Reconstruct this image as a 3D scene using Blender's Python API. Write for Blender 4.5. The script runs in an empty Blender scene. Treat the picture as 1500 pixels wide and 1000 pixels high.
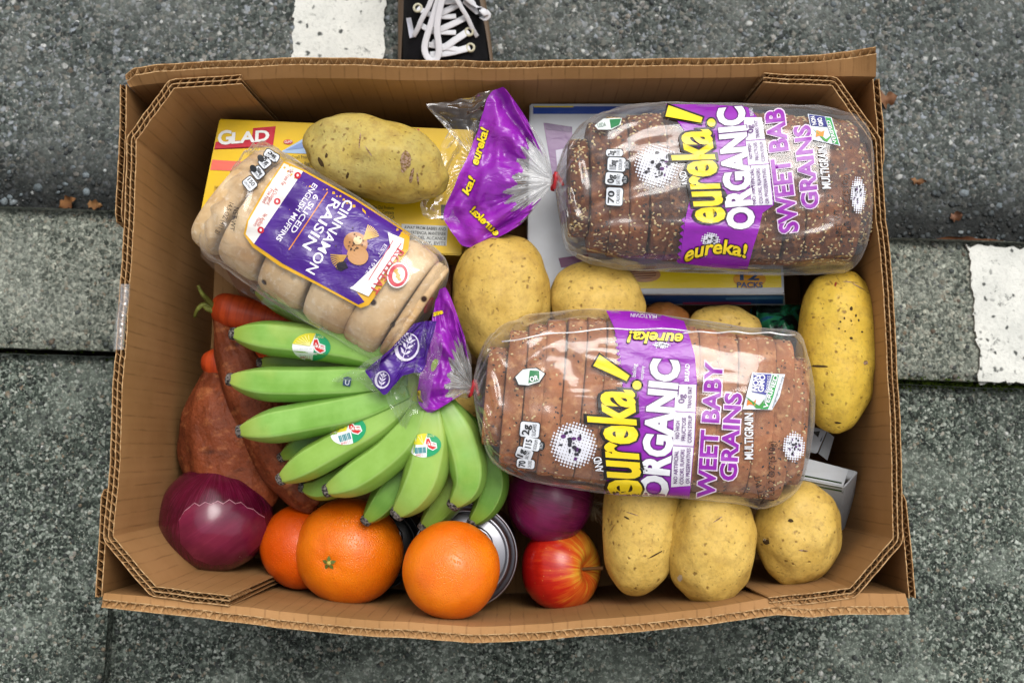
import bpy, bmesh, math, random
from mathutils import Vector, Matrix, noise
from mathutils.bvhtree import BVHTree
R = random.Random(7)
PI = math.pi
scene = bpy.context.scene
COL = scene.collection

# ------------------------------------------------------------------ camera, sky, sun, exposure
FPX = 1667.0                      # focal length in photo pixels (1500 wide)
TILT = math.radians(6.0)
CAM = Vector((0.0, -1.2 * math.sin(TILT), 1.2 * math.cos(TILT)))
cd = bpy.data.cameras.new('camera'); cam = bpy.data.objects.new('camera', cd); COL.objects.link(cam)
cam.location = CAM; cam.rotation_euler = (TILT, 0, 0)
cd.sensor_width = 36; cd.lens = FPX * 36 / 1500; cd.clip_start = 0.05; cd.clip_end = 300
cd.dof.use_dof = True; cd.dof.focus_distance = 1.01; cd.dof.aperture_fstop = 7.5
scene.camera = cam
SUN = Vector((0.24, 0.48, 1.0)).normalized()
w = bpy.data.worlds.new('World'); scene.world = w; w.use_nodes = True
nt = w.node_tree; bg = nt.nodes['Background']
sk = nt.nodes.new('ShaderNodeTexSky'); sk.sky_type = 'NISHITA'; sk.sun_disc = False
sk.sun_elevation = math.asin(SUN.z); sk.sun_rotation = math.atan2(SUN.x, SUN.y)
sk.air_density = 1.0; sk.dust_density = 4.0; sk.ozone_density = 1.0
hs = nt.nodes.new('ShaderNodeHueSaturation'); hs.inputs['Saturation'].default_value = 0.14   # overcast: the blue is washed out
nt.links.new(sk.outputs[0], hs.inputs['Color']); nt.links.new(hs.outputs[0], bg.inputs[0])
bg.inputs[1].default_value = 0.13
sl = bpy.data.lights.new('sun', 'SUN'); sl.energy = 0.85; sl.angle = math.radians(30); sl.color = (1, .965, .91)
so = bpy.data.objects.new('sun', sl); COL.objects.link(so); so.rotation_euler = SUN.to_track_quat('Z', 'Y').to_euler()
scene.view_settings.view_transform = 'Standard'; scene.view_settings.look = 'None'
scene.view_settings.exposure = 0.54; scene.view_settings.gamma = 1.0; scene.view_settings.use_curve_mapping = False
scene.render.engine = 'CYCLES'
scene.cycles.transparent_max_bounces = 32; scene.cycles.max_bounces = 10; scene.cycles.diffuse_bounces = 1

# ------------------------------------------------------------------ helpers: place, build
CT, ST = math.cos(TILT), math.sin(TILT)
AX = Vector((0, ST, -CT))
def ray(px, py):
    x, y = (px - 750) / FPX, -(py - 500) / FPX
    return Vector((x, y * CT + ST, y * ST - CT))
GZ = -0.06                        # pavement level; heights of the groceries count from 6 cm above it
def P(px, py, z=GZ):
    d = ray(px, py); return CAM + d * ((z - CAM.z) / d.z)
def mpp(px, py, z):               # metres per photo pixel there
    return (P(px, py, z) - CAM).dot(AX) / FPX
def V2(a): return Vector((a[0], a[1]))

def setp(o, label=None, cat=None, group=None, kind=None):
    if label: o['label'] = label
    if cat: o['category'] = cat
    if group: o['group'] = group
    if kind: o['kind'] = kind
    return o
def mk(name, verts, faces, mats, parent=None, smooth=True, mi=None, uvs=None, org=None, label=None, cat=None, group=None, kind=None):
    me = bpy.data.meshes.new(name)
    o_ = Vector(org) if org is not None else Vector((0, 0, 0))
    me.from_pydata([tuple(Vector(v) - o_) for v in verts], [], faces)
    for m in (mats if isinstance(mats, (list, tuple)) else [mats]): me.materials.append(m)
    if mi is not None: me.polygons.foreach_set('material_index', mi)
    me.polygons.foreach_set('use_smooth', [smooth] * len(me.polygons))
    if uvs is not None:
        ul = me.uv_layers.new(name='uv')
        for l in me.loops: ul.data[l.index].uv = uvs[l.vertex_index]
    me.update()
    ob = bpy.data.objects.new(name, me); COL.objects.link(ob)
    if parent is not None: ob.parent = parent
    elif org is not None: ob.location = o_
    return setp(ob, label, cat, group, kind)
def empty(name, loc, label, cat, group=None, kind=None):
    o = bpy.data.objects.new(name, None); COL.objects.link(o); o.location = loc; o.empty_display_size = .02
    return setp(o, label, cat, group, kind)
def grid_faces(n, m, wrap=False, off=0):
    f = []
    for i in range(n - 1):
        for j in range(m if wrap else m - 1):
            k = (j + 1) % m
            f.append((off + i * m + j, off + i * m + k, off + (i + 1) * m + k, off + (i + 1) * m + j))
    return f
def cr(pts, t):                   # Catmull-Rom through tuples, t in [0, 1]
    n = len(pts) - 1; x = min(max(t, 0), 1) * n; i = min(int(x), n - 1); u = x - i
    a, b, c, d = pts[max(i - 1, 0)], pts[i], pts[i + 1], pts[min(i + 2, n)]
    return tuple(0.5 * (2 * q + (r - p) * u + (2 * p - 5 * q + 4 * r - s) * u * u + (3 * q - p - 3 * r + s) * u ** 3) for p, q, r, s in zip(a, b, c, d))
def fbm(v, o=3): return noise.fractal(Vector(v), 1.0, 2.0, o)

# ------------------------------------------------------------------ materials
def lin(h):
    h = h.lstrip('#'); c = [int(h[i:i + 2], 16) / 255 for i in (0, 2, 4)]
    return tuple((x / 12.92 if x <= .04045 else ((x + .055) / 1.055) ** 2.4) for x in c) + (1.0,)
class G:
    def __init__(s, name, rough=.6, spec=.5):
        s.m = bpy.data.materials.new(name); s.m.use_nodes = True; s.t = s.m.node_tree
        s.b = s.t.nodes['Principled BSDF']; s.out = s.t.nodes['Material Output']
        s.b.inputs['Roughness'].default_value = rough; s.b.inputs['Specular IOR Level'].default_value = spec
    def put(s, sock, v):
        if isinstance(v, bpy.types.NodeSocket): s.t.links.new(v, sock)
        elif isinstance(v, str): sock.default_value = lin(v)
        else: sock.default_value = v
    def n(s, typ, ins={}, out=0, **pr):
        nd = s.t.nodes.new('ShaderNode' + typ)
        for k, v in pr.items(): setattr(nd, k, v)
        for k, v in ins.items(): s.put(nd.inputs[k], v)
        return nd.outputs[out]
    def co(s, k='Object'): return s.n('TexCoord', out=k)
    def vmap(s, v, scale=(1, 1, 1), rot=(0, 0, 0), loc=(0, 0, 0)):
        return s.n('Mapping', {0: v, 1: loc, 2: rot, 3: scale})
    def noise(s, v, sc, det=4, ro=.55, dist=0, out=0): return s.n('TexNoise', {0: v, 2: sc, 3: det, 4: ro, 8: dist}, out=out)
    def vor(s, v, sc, feat='F1', rnd=1.0, out=0): return s.n('TexVoronoi', {0: v, 2: sc, 8: rnd}, out=out, feature=feat)
    def ma(s, op, a, b=0.5, c=0.0, clamp=False): return s.n('Math', {0: a, 1: b, 2: c}, operation=op, use_clamp=clamp)
    def mr(s, v, a, b, c=0.0, d=1.0): return s.n('MapRange', {0: v, 1: a, 2: b, 3: c, 4: d})
    def mix(s, f, a, b, blend='MIX'):
        return s.n('Mix', {0: f, 6: a, 7: b}, out=2, data_type='RGBA', blend_type=blend)
    def ramp(s, f, stops, interp='LINEAR'):
        nd = s.t.nodes.new('ShaderNodeValToRGB'); e = nd.color_ramp; e.interpolation = interp
        while len(e.elements) < len(stops): e.elements.new(.5)
        for el, (p, c) in zip(e.elements, stops): el.position = p; el.color = lin(c) if isinstance(c, str) else c
        s.put(nd.inputs[0], f); return nd.outputs[0]
    def bump(s, h, st=.3, dist=.001, nrm=None):
        i = {0: st, 1: dist, 3: h}
        if nrm is not None: i[4] = nrm
        return s.n('Bump', i)
    def set(s, **k):
        names = dict(col='Base Color', rough='Roughness', nrm='Normal', spec='Specular IOR Level', sss='Subsurface Weight', coat='Coat Weight', metal='Metallic')
        for a, v in k.items(): s.put(s.b.inputs[names[a]], v)
        return s.m
def flat(name, hexc, rough=.45, spec=.5, metal=0):
    g = G(name, rough, spec); g.put(g.b.inputs['Metallic'], metal); return g.set(col=hexc)
def film_mat(name, tint='#ffffff', haze=.0, base=.05, rough=.10, bscale=60, bst=.35, streak=False, edge=0):
    g = G(name); t = g.t
    v = g.co('Object')
    n1 = g.noise(g.vmap(v, (.45, 2.0, 1), (0, 0, .12)), bscale, 2, .5, .9)
    n2 = g.vor(g.vmap(v, (.7, 1.3, 1), (0, 0, -.5)), bscale * .5, 'DISTANCE_TO_EDGE')
    n2 = g.mr(n2, 0, .10, 1, 0)
    nr = g.bump(g.ma('ADD', n1, g.ma('MULTIPLY', n2, .35)), bst, .004)
    tr = g.n('BsdfTransparent', {0: tint}); gl = g.n('BsdfGlossy', {0: '#ffffff', 1: rough, 'Normal': nr})
    fr = g.n('Fresnel', {0: 1.45, 1: nr})
    fac = g.ma('ADD', g.ma('MULTIPLY', fr, 1.7), base, clamp=True); fac = g.ma('MINIMUM', fac, .42)
    sh = g.n('MixShader', {0: fac, 1: tr, 2: gl})
    if haze > 0:
        df = g.n('BsdfTranslucent', {0: '#ffffff'}); d2 = g.n('BsdfDiffuse', {0: '#ffffff'})
        hz = g.n('MixShader', {0: .6, 1: df, 2: d2})
        hf = haze if not edge else g.ma('ADD', g.ma('MULTIPLY', g.ma('POWER', g.n('LayerWeight', {0: .5}, out='Facing'), 2.2), edge), haze)
        if streak: hf = g.mr(g.noise(g.vmap(g.co('UV'), (55, 2.2, 1)), 1.0, 4, .7), .36, .66, .03, .62)
        sh = g.n('MixShader', {0: hf, 1: sh, 2: hz})
    t.nodes.remove(g.b); t.links.new(sh, g.out.inputs[0]); return g.m
def plastic_mat(name, hexc, hex2=None, rough=.28, bst=.25, sc=70):
    g = G(name, rough, .5); v = g.co()
    n1 = g.noise(g.vmap(v, (1, 2, 1), (0, 0, .6)), sc, 3, .55, .6)
    c = g.mix(g.mr(g.noise(v, 25, 3), .35, .65), hexc, hex2 or hexc)
    return g.set(col=c, nrm=g.bump(n1, bst, .004))

def cardboard_mat(name, c1, c2, lines=1.0):
    g = G(name, .75, .25); uv = g.n('TexCoord', out='UV'); v = g.co()
    sep = g.t.nodes.new('ShaderNodeSeparateXYZ'); g.put(sep.inputs[0], uv); u, h = sep.outputs[0], sep.outputs[1]
    flute = g.ma('SINE', g.ma('MULTIPLY', u, 2 * PI / .0085))
    # thin printed score lines along the flutes, broken and irregular
    lu = g.ma('ADD', u, g.ma('MULTIPLY', g.noise(v, 18, 2), .004))
    d = g.ma('ABSOLUTE', g.ma('SUBTRACT', g.ma('FRACT', g.ma('MULTIPLY', lu, 1 / .0125)), .5))
    ln = g.mr(d, .03, .09, 1, 0)
    brk = g.mr(g.noise(g.vmap(v, (3, 3, .7)), 45, 3), .35, .62)
    ln = g.ma('MULTIPLY', ln, g.ma('MULTIPLY', brk, .34 * lines))
    big = g.noise(v, 9, 5); fib = g.noise(g.vmap(v, (1, 1, 6)), 260, 3)
    c = g.mix(g.mr(big, .35, .65), c1, c2)
    c = g.mix(g.ma('MULTIPLY', g.mr(fib, .4, .75), .10), c, '#7a5428')
    c = g.mix(ln, c, '#4a2f14')
    hh = g.ma('ADD', g.ma('MULTIPLY', flute, .14), g.ma('MULTIPLY', fib, .3))
    return g.set(col=c, nrm=g.bump(hh, .25, .0012))
CARD = cardboard_mat('cardboard', '#a87d50', '#946c40')
CARD_OUT = cardboard_mat('cardboard_outer', '#a07040', '#916436', .3)
g = G('cardboard_edge', .85, .2); EDGE = g.set(col=g.mix(g.mr(g.noise(g.co(), 300, 3), .4, .6), '#bd9b70', '#967048'))
g = G('flute_paper', .85, .2); FLUTE = g.set(col=g.mix(g.mr(g.noise(g.co(), 300, 3), .4, .6), '#b89164', '#8a633a'))

def aggregate_mat(name, ramp, sc, big=.8, patch=('#000000', '#ffffff', .3), wet=None, rough=.8, bst=.6):
    """exposed aggregate: fine grains packed edge to edge, sparse larger stones over them"""
    g = G(name, rough, .3); v = g.co('Object')
    vv = g.n('VectorMath', {0: v, 1: g.n('VectorMath', {0: g.noise(v, 150, 2, out=1), 1: (.006, .006, .006)}, operation='MULTIPLY')}, operation='ADD')
    d1 = g.vor(vv, sc * .5); r1 = g.n('SeparateColor', {0: g.vor(vv, sc * .5, out=1)})
    d2 = g.vor(vv, sc); r2 = g.n('SeparateColor', {0: g.vor(vv, sc, out=1)}); d3 = g.vor(vv, sc * 2.4); r3 = g.n('SeparateColor', {0: g.vor(vv, sc * 2.4, out=1)})
    c = g.mix(g.mr(d2, .38, .60, 1, .25), g.ramp(r3, ramp), g.ramp(r2, ramp))
    s1 = g.ma('MULTIPLY', g.mr(d1, .30, .42, 1, 0), g.mr(r1, .62, .66, 0, big)); c = g.mix(s1, c, g.ramp(g.n('SeparateColor', {0: g.vor(vv, sc * .5, out=1)}, out=1), ramp))
    c = g.mix(g.ma('MULTIPLY', g.mr(g.noise(v, 300, 3), .5, .7), .35), c, '#22251f')
    c = g.mix(g.ma('MULTIPLY', g.mr(g.noise(v, 6, 5, .6), .42, .66), patch[2]), c, patch[0]); c = g.mix(g.ma('MULTIPLY', g.mr(g.noise(g.vmap(v, loc=(3, 3, 3)), 11, 5, .65), .45, .68), patch[2]), c, patch[1])
    if wet is not None:            # dark dirty band that runs along the gutter
        dv = g.n('VectorMath', {0: v, 1: tuple(GV)}, operation='DOT_PRODUCT', out=1); dv = g.ma('SUBTRACT', dv, G0.dot(GV))
        yy = g.ma('ADD', dv, g.ma('MULTIPLY', g.ma('SUBTRACT', g.noise(v, 12, 6, .7), .5), .10)); c = g.mix(g.mr(yy, .025, wet, .90, 0), c, '#0e1010')
    h = g.ma('ADD', g.ma('MULTIPLY', s1, .7), g.ma('ADD', g.mr(d2, .2, .6, .6, 0), g.ma('MULTIPLY', g.noise(v, 500, 3), .4)))
    return g.set(col=c, nrm=g.bump(h, bst, .002))
def stone_mat(name, ramp, rough=.7, wet=False):
    g = G(name, rough, .4); f = g.n('NewGeometry', out='Random Per Island'); v = g.co()
    c = g.mix(g.ma('MULTIPLY', g.mr(g.noise(v, 350, 3), .3, .7), .7), g.ramp(f, ramp), '#3b3e3c', 'MIX')
    if wet:
        dv = g.ma('SUBTRACT', g.n('VectorMath', {0: v, 1: tuple(GV)}, operation='DOT_PRODUCT', out=1), G0.dot(GV))
        yy = g.ma('ADD', dv, g.ma('MULTIPLY', g.ma('SUBTRACT', g.noise(v, 12, 6, .7), .5), .10)); c = g.mix(g.mr(yy, .025, .10, .72, 0), c, '#111413')
    return g.set(col=c, nrm=g.bump(g.noise(v, 700, 2), .3, .0006))
def worn_paint(name, sc=1.0):
    g = G(name, .7, .3); v = g.co()
    v0 = v; v = g.n('VectorMath', {0: v, 1: g.n('VectorMath', {0: g.noise(v, 130, 3, out=1), 1: (.010, .010, .010)}, operation='MULTIPLY')}, operation='ADD'); pit = g.vor(v, 130, 'F1'); rnd = g.n('SeparateColor', {0: g.vor(v, 130, out=1)})
    hole = g.ma('MULTIPLY', g.mr(pit, .22, .40, 1, 0), g.mr(rnd, .72, .80))
    wear = g.mr(g.noise(v, 45, 6, .75), .60, .68)
    c = g.mix(g.mr(g.noise(v, 25, 4), .3, .7), '#dcdcd4', '#c8c9c2')
    c = g.mix(g.ma('MULTIPLY', g.mr(g.noise(v, 240, 3), .5, .75), .35), c, '#8d8f88')
    c = g.mix(g.ma('MAXIMUM', hole, wear), c, '#4b4e4a')
    return g.set(col=c, nrm=g.bump(g.noise(v, 260, 4), .6, .0015))

def potato_mat(name, c1, c2, speck='#6a4a1e', dirt=.35):
    g = G(name, .55, .35); v = g.co()
    big = g.noise(v, 22, 5, .6); c = g.mix(g.mr(big, .35, .68), c1, c2)
    c = g.mix(g.ma('MULTIPLY', g.mr(g.noise(v, 55, 6, .7), .48, .68), dirt), c, '#80602f'); c = g.mix(g.ma('MULTIPLY', g.mr(g.noise(g.vmap(v, (1, 1, 1), loc=(2, 1, 0)), 260, 3, .6), .5, .7), .35), c, '#8d6c38')
    vv = g.n('VectorMath', {0: v, 1: g.n('VectorMath', {0: g.noise(v, 120, 2, out=1), 1: (.008, .008, .008)}, operation='MULTIPLY')}, operation='ADD')
    d = g.vor(vv, 105); rn = g.n('SeparateColor', {0: g.vor(vv, 105, out=1)})
    sp = g.ma('MULTIPLY', g.mr(d, .10, .22, 1, 0), g.mr(rn, .35, .5)); d3 = g.vor(vv, 210); rn3 = g.n('SeparateColor', {0: g.vor(vv, 210, out=1)}); sp3 = g.ma('MULTIPLY', g.mr(d3, .12, .24, .7, 0), g.mr(rn3, .6, .7)); sp = g.ma('MAXIMUM', sp, sp3)
    d2 = g.vor(vv, 34); rn2 = g.n('SeparateColor', {0: g.vor(vv, 34, out=1)})
    sp2 = g.ma('MULTIPLY', g.mr(d2, .04, .085, 1, 0), g.mr(rn2, .6, .65))
    lines = g.vor(g.vmap(vv, (.5, 1.5, 1)), 28, 'DISTANCE_TO_EDGE')
    crk = g.ma('MULTIPLY', g.mr(lines, .0, .012, 1, 0), g.mr(g.noise(v, 30, 3), .60, .68))
    c = g.mix(g.ma('MULTIPLY', sp, .75), c, speck); c = g.mix(g.ma('MULTIPLY', sp2, .85), c, '#4a3312'); c = g.mix(g.ma('MULTIPLY', crk, .6), c, '#86663a')
    h = g.ma('SUBTRACT', g.ma('ADD', g.noise(v, 70, 4), g.ma('MULTIPLY', g.noise(v, 400, 3), .15)), g.ma('ADD', g.ma('MULTIPLY', sp, .35), g.ma('MULTIPLY', crk, .5)))
    g.put(g.b.inputs['Subsurface Radius'], (.004, .0025, .001)); g.put(g.b.inputs['Subsurface Scale'], .6)
    return g.set(col=c, nrm=g.bump(h, .5, .003), rough=g.mr(g.noise(v, 60, 3), .3, .7, .46, .68), sss=.06)

# ------------------------------------------------------------------ ground: road, kerb, pavement
U = (P(1500, 357) - P(0, 305)); ANG = math.atan2(U.y, U.x)       # the kerb line runs slightly across the picture
GU = Vector((math.cos(ANG), math.sin(ANG), 0)); GV = Vector((-GU.y, GU.x, 0)); G0 = P(750, 331)
def gp(u, v, z=0): return G0 + GU * u + GV * v + Vector((0, 0, z))
def guv(p): d = Vector(p) - G0; return d.dot(GU), d.dot(GV)
ROADZ, KW = -0.018, 0.157
RR = [(0, '#171b19'), (.25, '#2e3431'), (.5, '#484f4b'), (.72, '#616863'), (.82, '#7a766c'), (.92, '#9299a0'), (.97, '#54483a'), (1, '#cfd1cd')]
KR = [(0, '#20251f'), (.22, '#3f453d'), (.45, '#656b61'), (.7, '#878c80'), (.88, '#a4a799'), (.94, '#6a5a48'), (1, '#c4c8b8')]
PR = [(0, '#0e1310'), (.28, '#1f2721'), (.5, '#3a443c'), (.68, '#5c665c'), (.84, '#858e82'), (.95, '#b4bab0'), (1, '#7c6a54')]
ROAD = aggregate_mat('asphalt', RR, 200, .8, ('#2b302f', '#757873', .35), wet=.10)
KERB = aggregate_mat('kerb_concrete', KR, 260, .8, ('#4a504a', '#9a9d92', .3))
PAVE = aggregate_mat('paving_concrete', PR, 290, .8, ('#161c18', '#838b80', .5))
def slab(name, u0, u1, v0, v1, z0, z1, mat, parent, nx=40, seed=0):
    """one stone block with a slightly uneven top and softly broken edges"""
    ny = max(6, int(nx * (v1 - v0) / (u1 - u0))); vs = []; bv = .004
    for i in range(nx + 1):
        for j in range(ny + 1):
            u, v = u0 + (u1 - u0) * i / nx, v0 + (v1 - v0) * j / ny
            e = min(u - u0, u1 - u, v - v0, v1 - v); z = z1 + fbm((u * 14, v * 14, seed)) * .0008
            n_ = fbm((u * 60, v * 60, seed + 5)) * .002
            if e < 1e-6:
                z -= bv; u += n_ * .6; v += n_ * .6
            vs.append(gp(u, v, z))
    f = grid_faces(nx + 1, ny + 1); m = ny + 1
    ring = [i * m for i in range(nx + 1)] + [nx * m + j for j in range(1, m)] + [i * m + ny for i in range(nx - 1, -1, -1)] + [j for j in range(ny - 1, 0, -1)]
    b = len(vs)
    for k in ring: p = vs[k].copy(); p.z = z0; vs.append(p)
    for k in range(len(ring)): k2 = (k + 1) % len(ring); f.append((ring[k], ring[k2], b + k2, b + k))
    return mk(name, vs, f, mat, parent, smooth=False)
# earth under it all, reaching far out
def sheet_far(name, u0, u1, v0, v1, z, mat, kind='structure', parent=None):
    return mk(name, [gp(u0, v0, z), gp(u1, v0, z), gp(u1, v1, z), gp(u0, v1, z)], [(0, 1, 2, 3)], mat, parent, kind=kind)
g = G('joint_dirt', .95, .1); DIRT = g.set(col=g.mix(g.mr(g.noise(g.co(), 90, 4), .4, .6), '#15130f', '#2b2318'), nrm=g.bump(g.noise(g.co(), 300, 3), .6, .002))
ground = sheet_far('ground', -60, 60, -60, .0, -.05, DIRT)
# asphalt: fine grid near the frame, uneven
nx, ny = 220, 110; vs = []
us = [-60, -6] + [-1.0 + 2.0 * i / nx for i in range(nx + 1)] + [6, 60]; vvs = [-.004 + .62 * (j / ny) for j in range(ny + 1)] + [6, 60]
for u in us:
    for v in vvs: vs.append(gp(u, v, ROADZ + (fbm((u * 30, v * 30, 3)) * .0018 if abs(u) < 2 and v < 1 else 0) - .004 * math.exp(-max(v, 0) / .02)))
road = mk('road', vs, grid_faces(len(us), len(vvs)), ROAD, kind='structure')
kerb = empty('kerb', gp(0, 0), None, None, kind='structure')
def piece(name, *a, **k):
    par = k.pop('par'); o = slab(name, *a, par, **k); o.matrix_parent_inverse = Matrix.Translation(-par.location); return o
for (a, b) in ((-2.2, -1.02), (-1.015, .125), (.13, 1.1), (1.105, 2.2)):
    k1 = piece('kerb_stone', a, b, -KW, 0, -.05, 0, KERB, par=kerb, nx=90, seed=a * 3)
pave = empty('pavement', gp(0, -.5), None, None, kind='structure')
uj = guv(P(160, 950))[0]
for a, b in ((uj - 1.6, uj - .803), (uj - .8, uj - .0006), (uj + .0006, uj + 1.25), (uj + 1.253, uj + 2.4)):
    piece('paving_slab', a, b, -KW - .006 - .9, -KW - .006, -.05, -.001, PAVE, par=pave, nx=60, seed=b)
    piece('paving_slab', a, b, -KW - .012 - 1.8, -KW - .912, -.05, -.001, PAVE, par=pave, nx=20, seed=b + 9)
sheet_far('far_pavement', -60, 60, -60, -2.1, -.006, PAVE)

def scatter(name, mat, n, ucs, vcs, rmin, rmax, zf, dens=None, seed=1, flat_=.45, kind='stuff', parent=None):
    rr = random.Random(seed); bm = bmesh.new(); bmesh.ops.create_icosphere(bm, subdivisions=1, radius=1)
    bv = [v.co.copy() for v in bm.verts]; bf = [tuple(v.index for v in f.verts) for f in bm.faces]; bm.free()
    vs, fs = [], []
    for _ in range(n):
        u, v = rr.uniform(*ucs), rr.uniform(*vcs)
        if dens and rr.random() > dens(u, v): continue
        r = rmin + (rmax - rmin) * rr.random() ** 2.2; a = rr.uniform(0, 6.3); el = rr.uniform(.6, 1.0); k = len(vs); ph = rr.uniform(0, 50)
        z = zf + r * flat_ * rr.uniform(-.45, .15)
        for p in bv:
            q = p * (1 + .28 * noise.noise(p * 1.7 + Vector((ph, 0, 0)))); x, y = q.x * r, q.y * r * el
            vs.append(gp(u + x * math.cos(a) - y * math.sin(a), v + x * math.sin(a) + y * math.cos(a), z + q.z * r * flat_))
        fs += [tuple(k + i for i in f) for f in bf]
    return mk(name, vs, fs, mat, parent, kind=kind)
STONE = stone_mat('road_stones', [(0, '#22262a'), (.35, '#3f4649'), (.6, '#5f686c'), (.8, '#7d8588'), (.9, '#8a7f70'), (.96, '#a8abaa'), (1, '#e6e6e2')], wet=True)
scatter('road_stones', STONE, 8000, (-.62, .62), (.0, .34), .0010, .0046, ROADZ - .0004, dens=lambda u, v: .40 + .5 * math.exp(-v / .06), seed=3, flat_=.34)
STONE2 = stone_mat('gutter_stones', [(0, '#2e3436'), (.4, '#4f585c'), (.7, '#788388'), (.9, '#8f979a'), (1, '#c9cbc6')])
scatter('gutter_stones', STONE2, 420, (-.62, .62), (.0, .10), .0022, .0070, ROADZ - .0006, dens=lambda u, v: math.exp(-v / .06), seed=5, flat_=.34)
KST = stone_mat('kerb_stone_chips', [(0, '#2f3432'), (.5, '#4f5653'), (.75, '#7d817b'), (.9, '#60503f'), (1, '#b9bab2')])
scatter('kerb_chips', KST, 2600, (-.62, .62), (-KW + .004, -.004), .001, .004, -.0006, seed=8, flat_=.3)
PST = stone_mat('paving_chips', [(0, '#161a18'), (.4, '#353b38'), (.65, '#666d66'), (.85, '#8f958e'), (.93, '#7b6a52'), (1, '#d4d6d0')])
scatter('paving_chips', PST, 9000, (-.64, .64), (-.56, -KW - .01), .0009, .0034, -.0012, seed=11, flat_=.3)

# painted marks: one stripe crosses the road, one covers the kerb
def ragged(name, pts, mat, z, parent, jit=.0022, kind=None):
    n = len(pts); vs = []
    ring = []
    for i in range(n):
        a, b = pts[i], pts[(i + 1) % n]; L = math.hypot(b[0] - a[0], b[1] - a[1]); m = max(2, int(L / .0035))
        for k in range(m):
            u, v = a[0] + (b[0] - a[0]) * k / m, a[1] + (b[1] - a[1]) * k / m
            ring.append((u + fbm((u * 130, v * 130, 2)) * jit * 1.6, v + fbm((u * 130, v * 130, 9)) * jit * 1.6))
    bm = bmesh.new(); fv = [bm.verts.new(gp(u, v, z)) for u, v in ring]; bm.faces.new(fv)
    r = bmesh.ops.extrude_face_region(bm, geom=bm.faces[:])
    bmesh.ops.translate(bm, verts=[e for e in r['geom'] if isinstance(e, bmesh.types.BMVert)], vec=(0, 0, .0025))
    bmesh.ops.triangulate(bm, faces=bm.faces[:]); bmesh.ops.recalc_face_normals(bm, faces=bm.faces[:])
    vs = [v.co.copy() for v in bm.verts]; fs = [tuple(v.index for v in f.verts) for f in bm.faces]; bm.free()
    o = mk(name, vs, fs, mat, parent, smooth=False)
    if parent is not None: o.matrix_parent_inverse = Matrix.Translation(-parent.location)
    return o
PAINT = worn_paint('road_paint')
q = [guv(P(x, y, GZ + ROADZ)) for x, y in ((428, 112), (561, 112), (572, -160), (438, -160))]
ragged('painted_stripe', q, PAINT, ROADZ + .0012, road)
q = [guv(P(x, y)) for x, y in ((1416, 361), (1570, 366), (1570, 566), (1431, 560), (1432, 520), (1424, 440))]
ragged('painted_stripe', q, PAINT, .0006, kerb, .003)

# moss in the joint, dry leaves
g = G('moss', .95, .1); v = g.co(); MOSS = g.set(col=g.mix(g.mr(g.noise(v, 120, 3), .4, .6), '#3f4f12', '#1d2a0a'))
vs, fs = [], []
rr = random.Random(4)
for i in range(1500):
    u = rr.uniform(.33, .66) if i < 1100 else rr.uniform(-.65, .66); v = -KW - .003 + rr.gauss(0, .0028); r = rr.uniform(.0008, .0026); k = len(vs); a = rr.uniform(0, 6.3)
    z = -.004 + rr.uniform(0, .0045)
    vs += [gp(u + r * math.cos(a + t), v + r * .7 * math.sin(a + t), z + (r * .7 if t == 0 else 0)) for t in (0, 2.1, 4.2)] + [gp(u, v, z + r * .8)]
    fs += [(k, k + 1, k + 3), (k + 1, k + 2, k + 3), (k + 2, k, k + 3)]
mk('moss', vs, fs, MOSS, kind='stuff')
def leaf(px, py, z, L, wd, ang, hexc, label, seed):
    g = G('dry_leaf', .8, .2); v = g.co(); m = g.set(col=g.mix(g.mr(g.noise(v, 90, 4), .4, .65), hexc, '#5b3a22'))
    rr = random.Random(seed); n = 26; c = P(px, py, z + GZ); vs = []; prof = []
    for i in range(n + 1):
        t = i / n; w_ = wd * (math.sin(PI * min(1, t * 1.05)) ** .7) * (1 + .28 * math.sin(t * 17 + seed)) * .5
        for s in (-1, -.5, 0, .5, 1):
            x, y = (t - .5) * L, s * max(w_, .0006)
            vs.append(c + Vector((x * math.cos(ang) - y * math.sin(ang), x * math.sin(ang) + y * math.cos(ang), .003 + .0035 * s * s * math.sin(t * 6 + seed) + .002 * math.sin(t * 9))))
    vs2 = [p + Vector((0, 0, -.0005)) for p in vs]; f = grid_faces(n + 1, 5); nn = len(vs)
    f += [tuple(nn + i for i in reversed(q)) for q in f]
    mk('dry_leaf', vs + vs2, f, m, org=c, label=label, cat='leaf', group='dry leaves on the road')
leaf(1297, 146, ROADZ + .001, .026, .018, .2, '#7d5a42', 'lobed tan leaf on asphalt beside the upper right box corner', 1)
leaf(1343, 266, ROADZ + .002, .018, .007, -.2, '#8a6648', 'small narrow tan leaf lying on asphalt right of the box', 2)
leaf(1399, 318, ROADZ + .002, .014, .010, .3, '#7b5a48', 'small rounded brown leaf in the dark gutter right of the box', 3)
leaf(100, 298, ROADZ + .003, .022, .014, .5, '#76502e', 'curled orange brown leaf in the gutter left of the box', 4)
leaf(140, 301, ROADZ + .003, .018, .010, -.1, '#84603c', 'pale broken leaf in the gutter closest to the left box wall', 5)
leaf(1420, 352, ROADZ + .002, .075, .006, -.03, '#4e2f1c', 'long thin rust coloured leaf along the kerb edge at right', 6)

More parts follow.
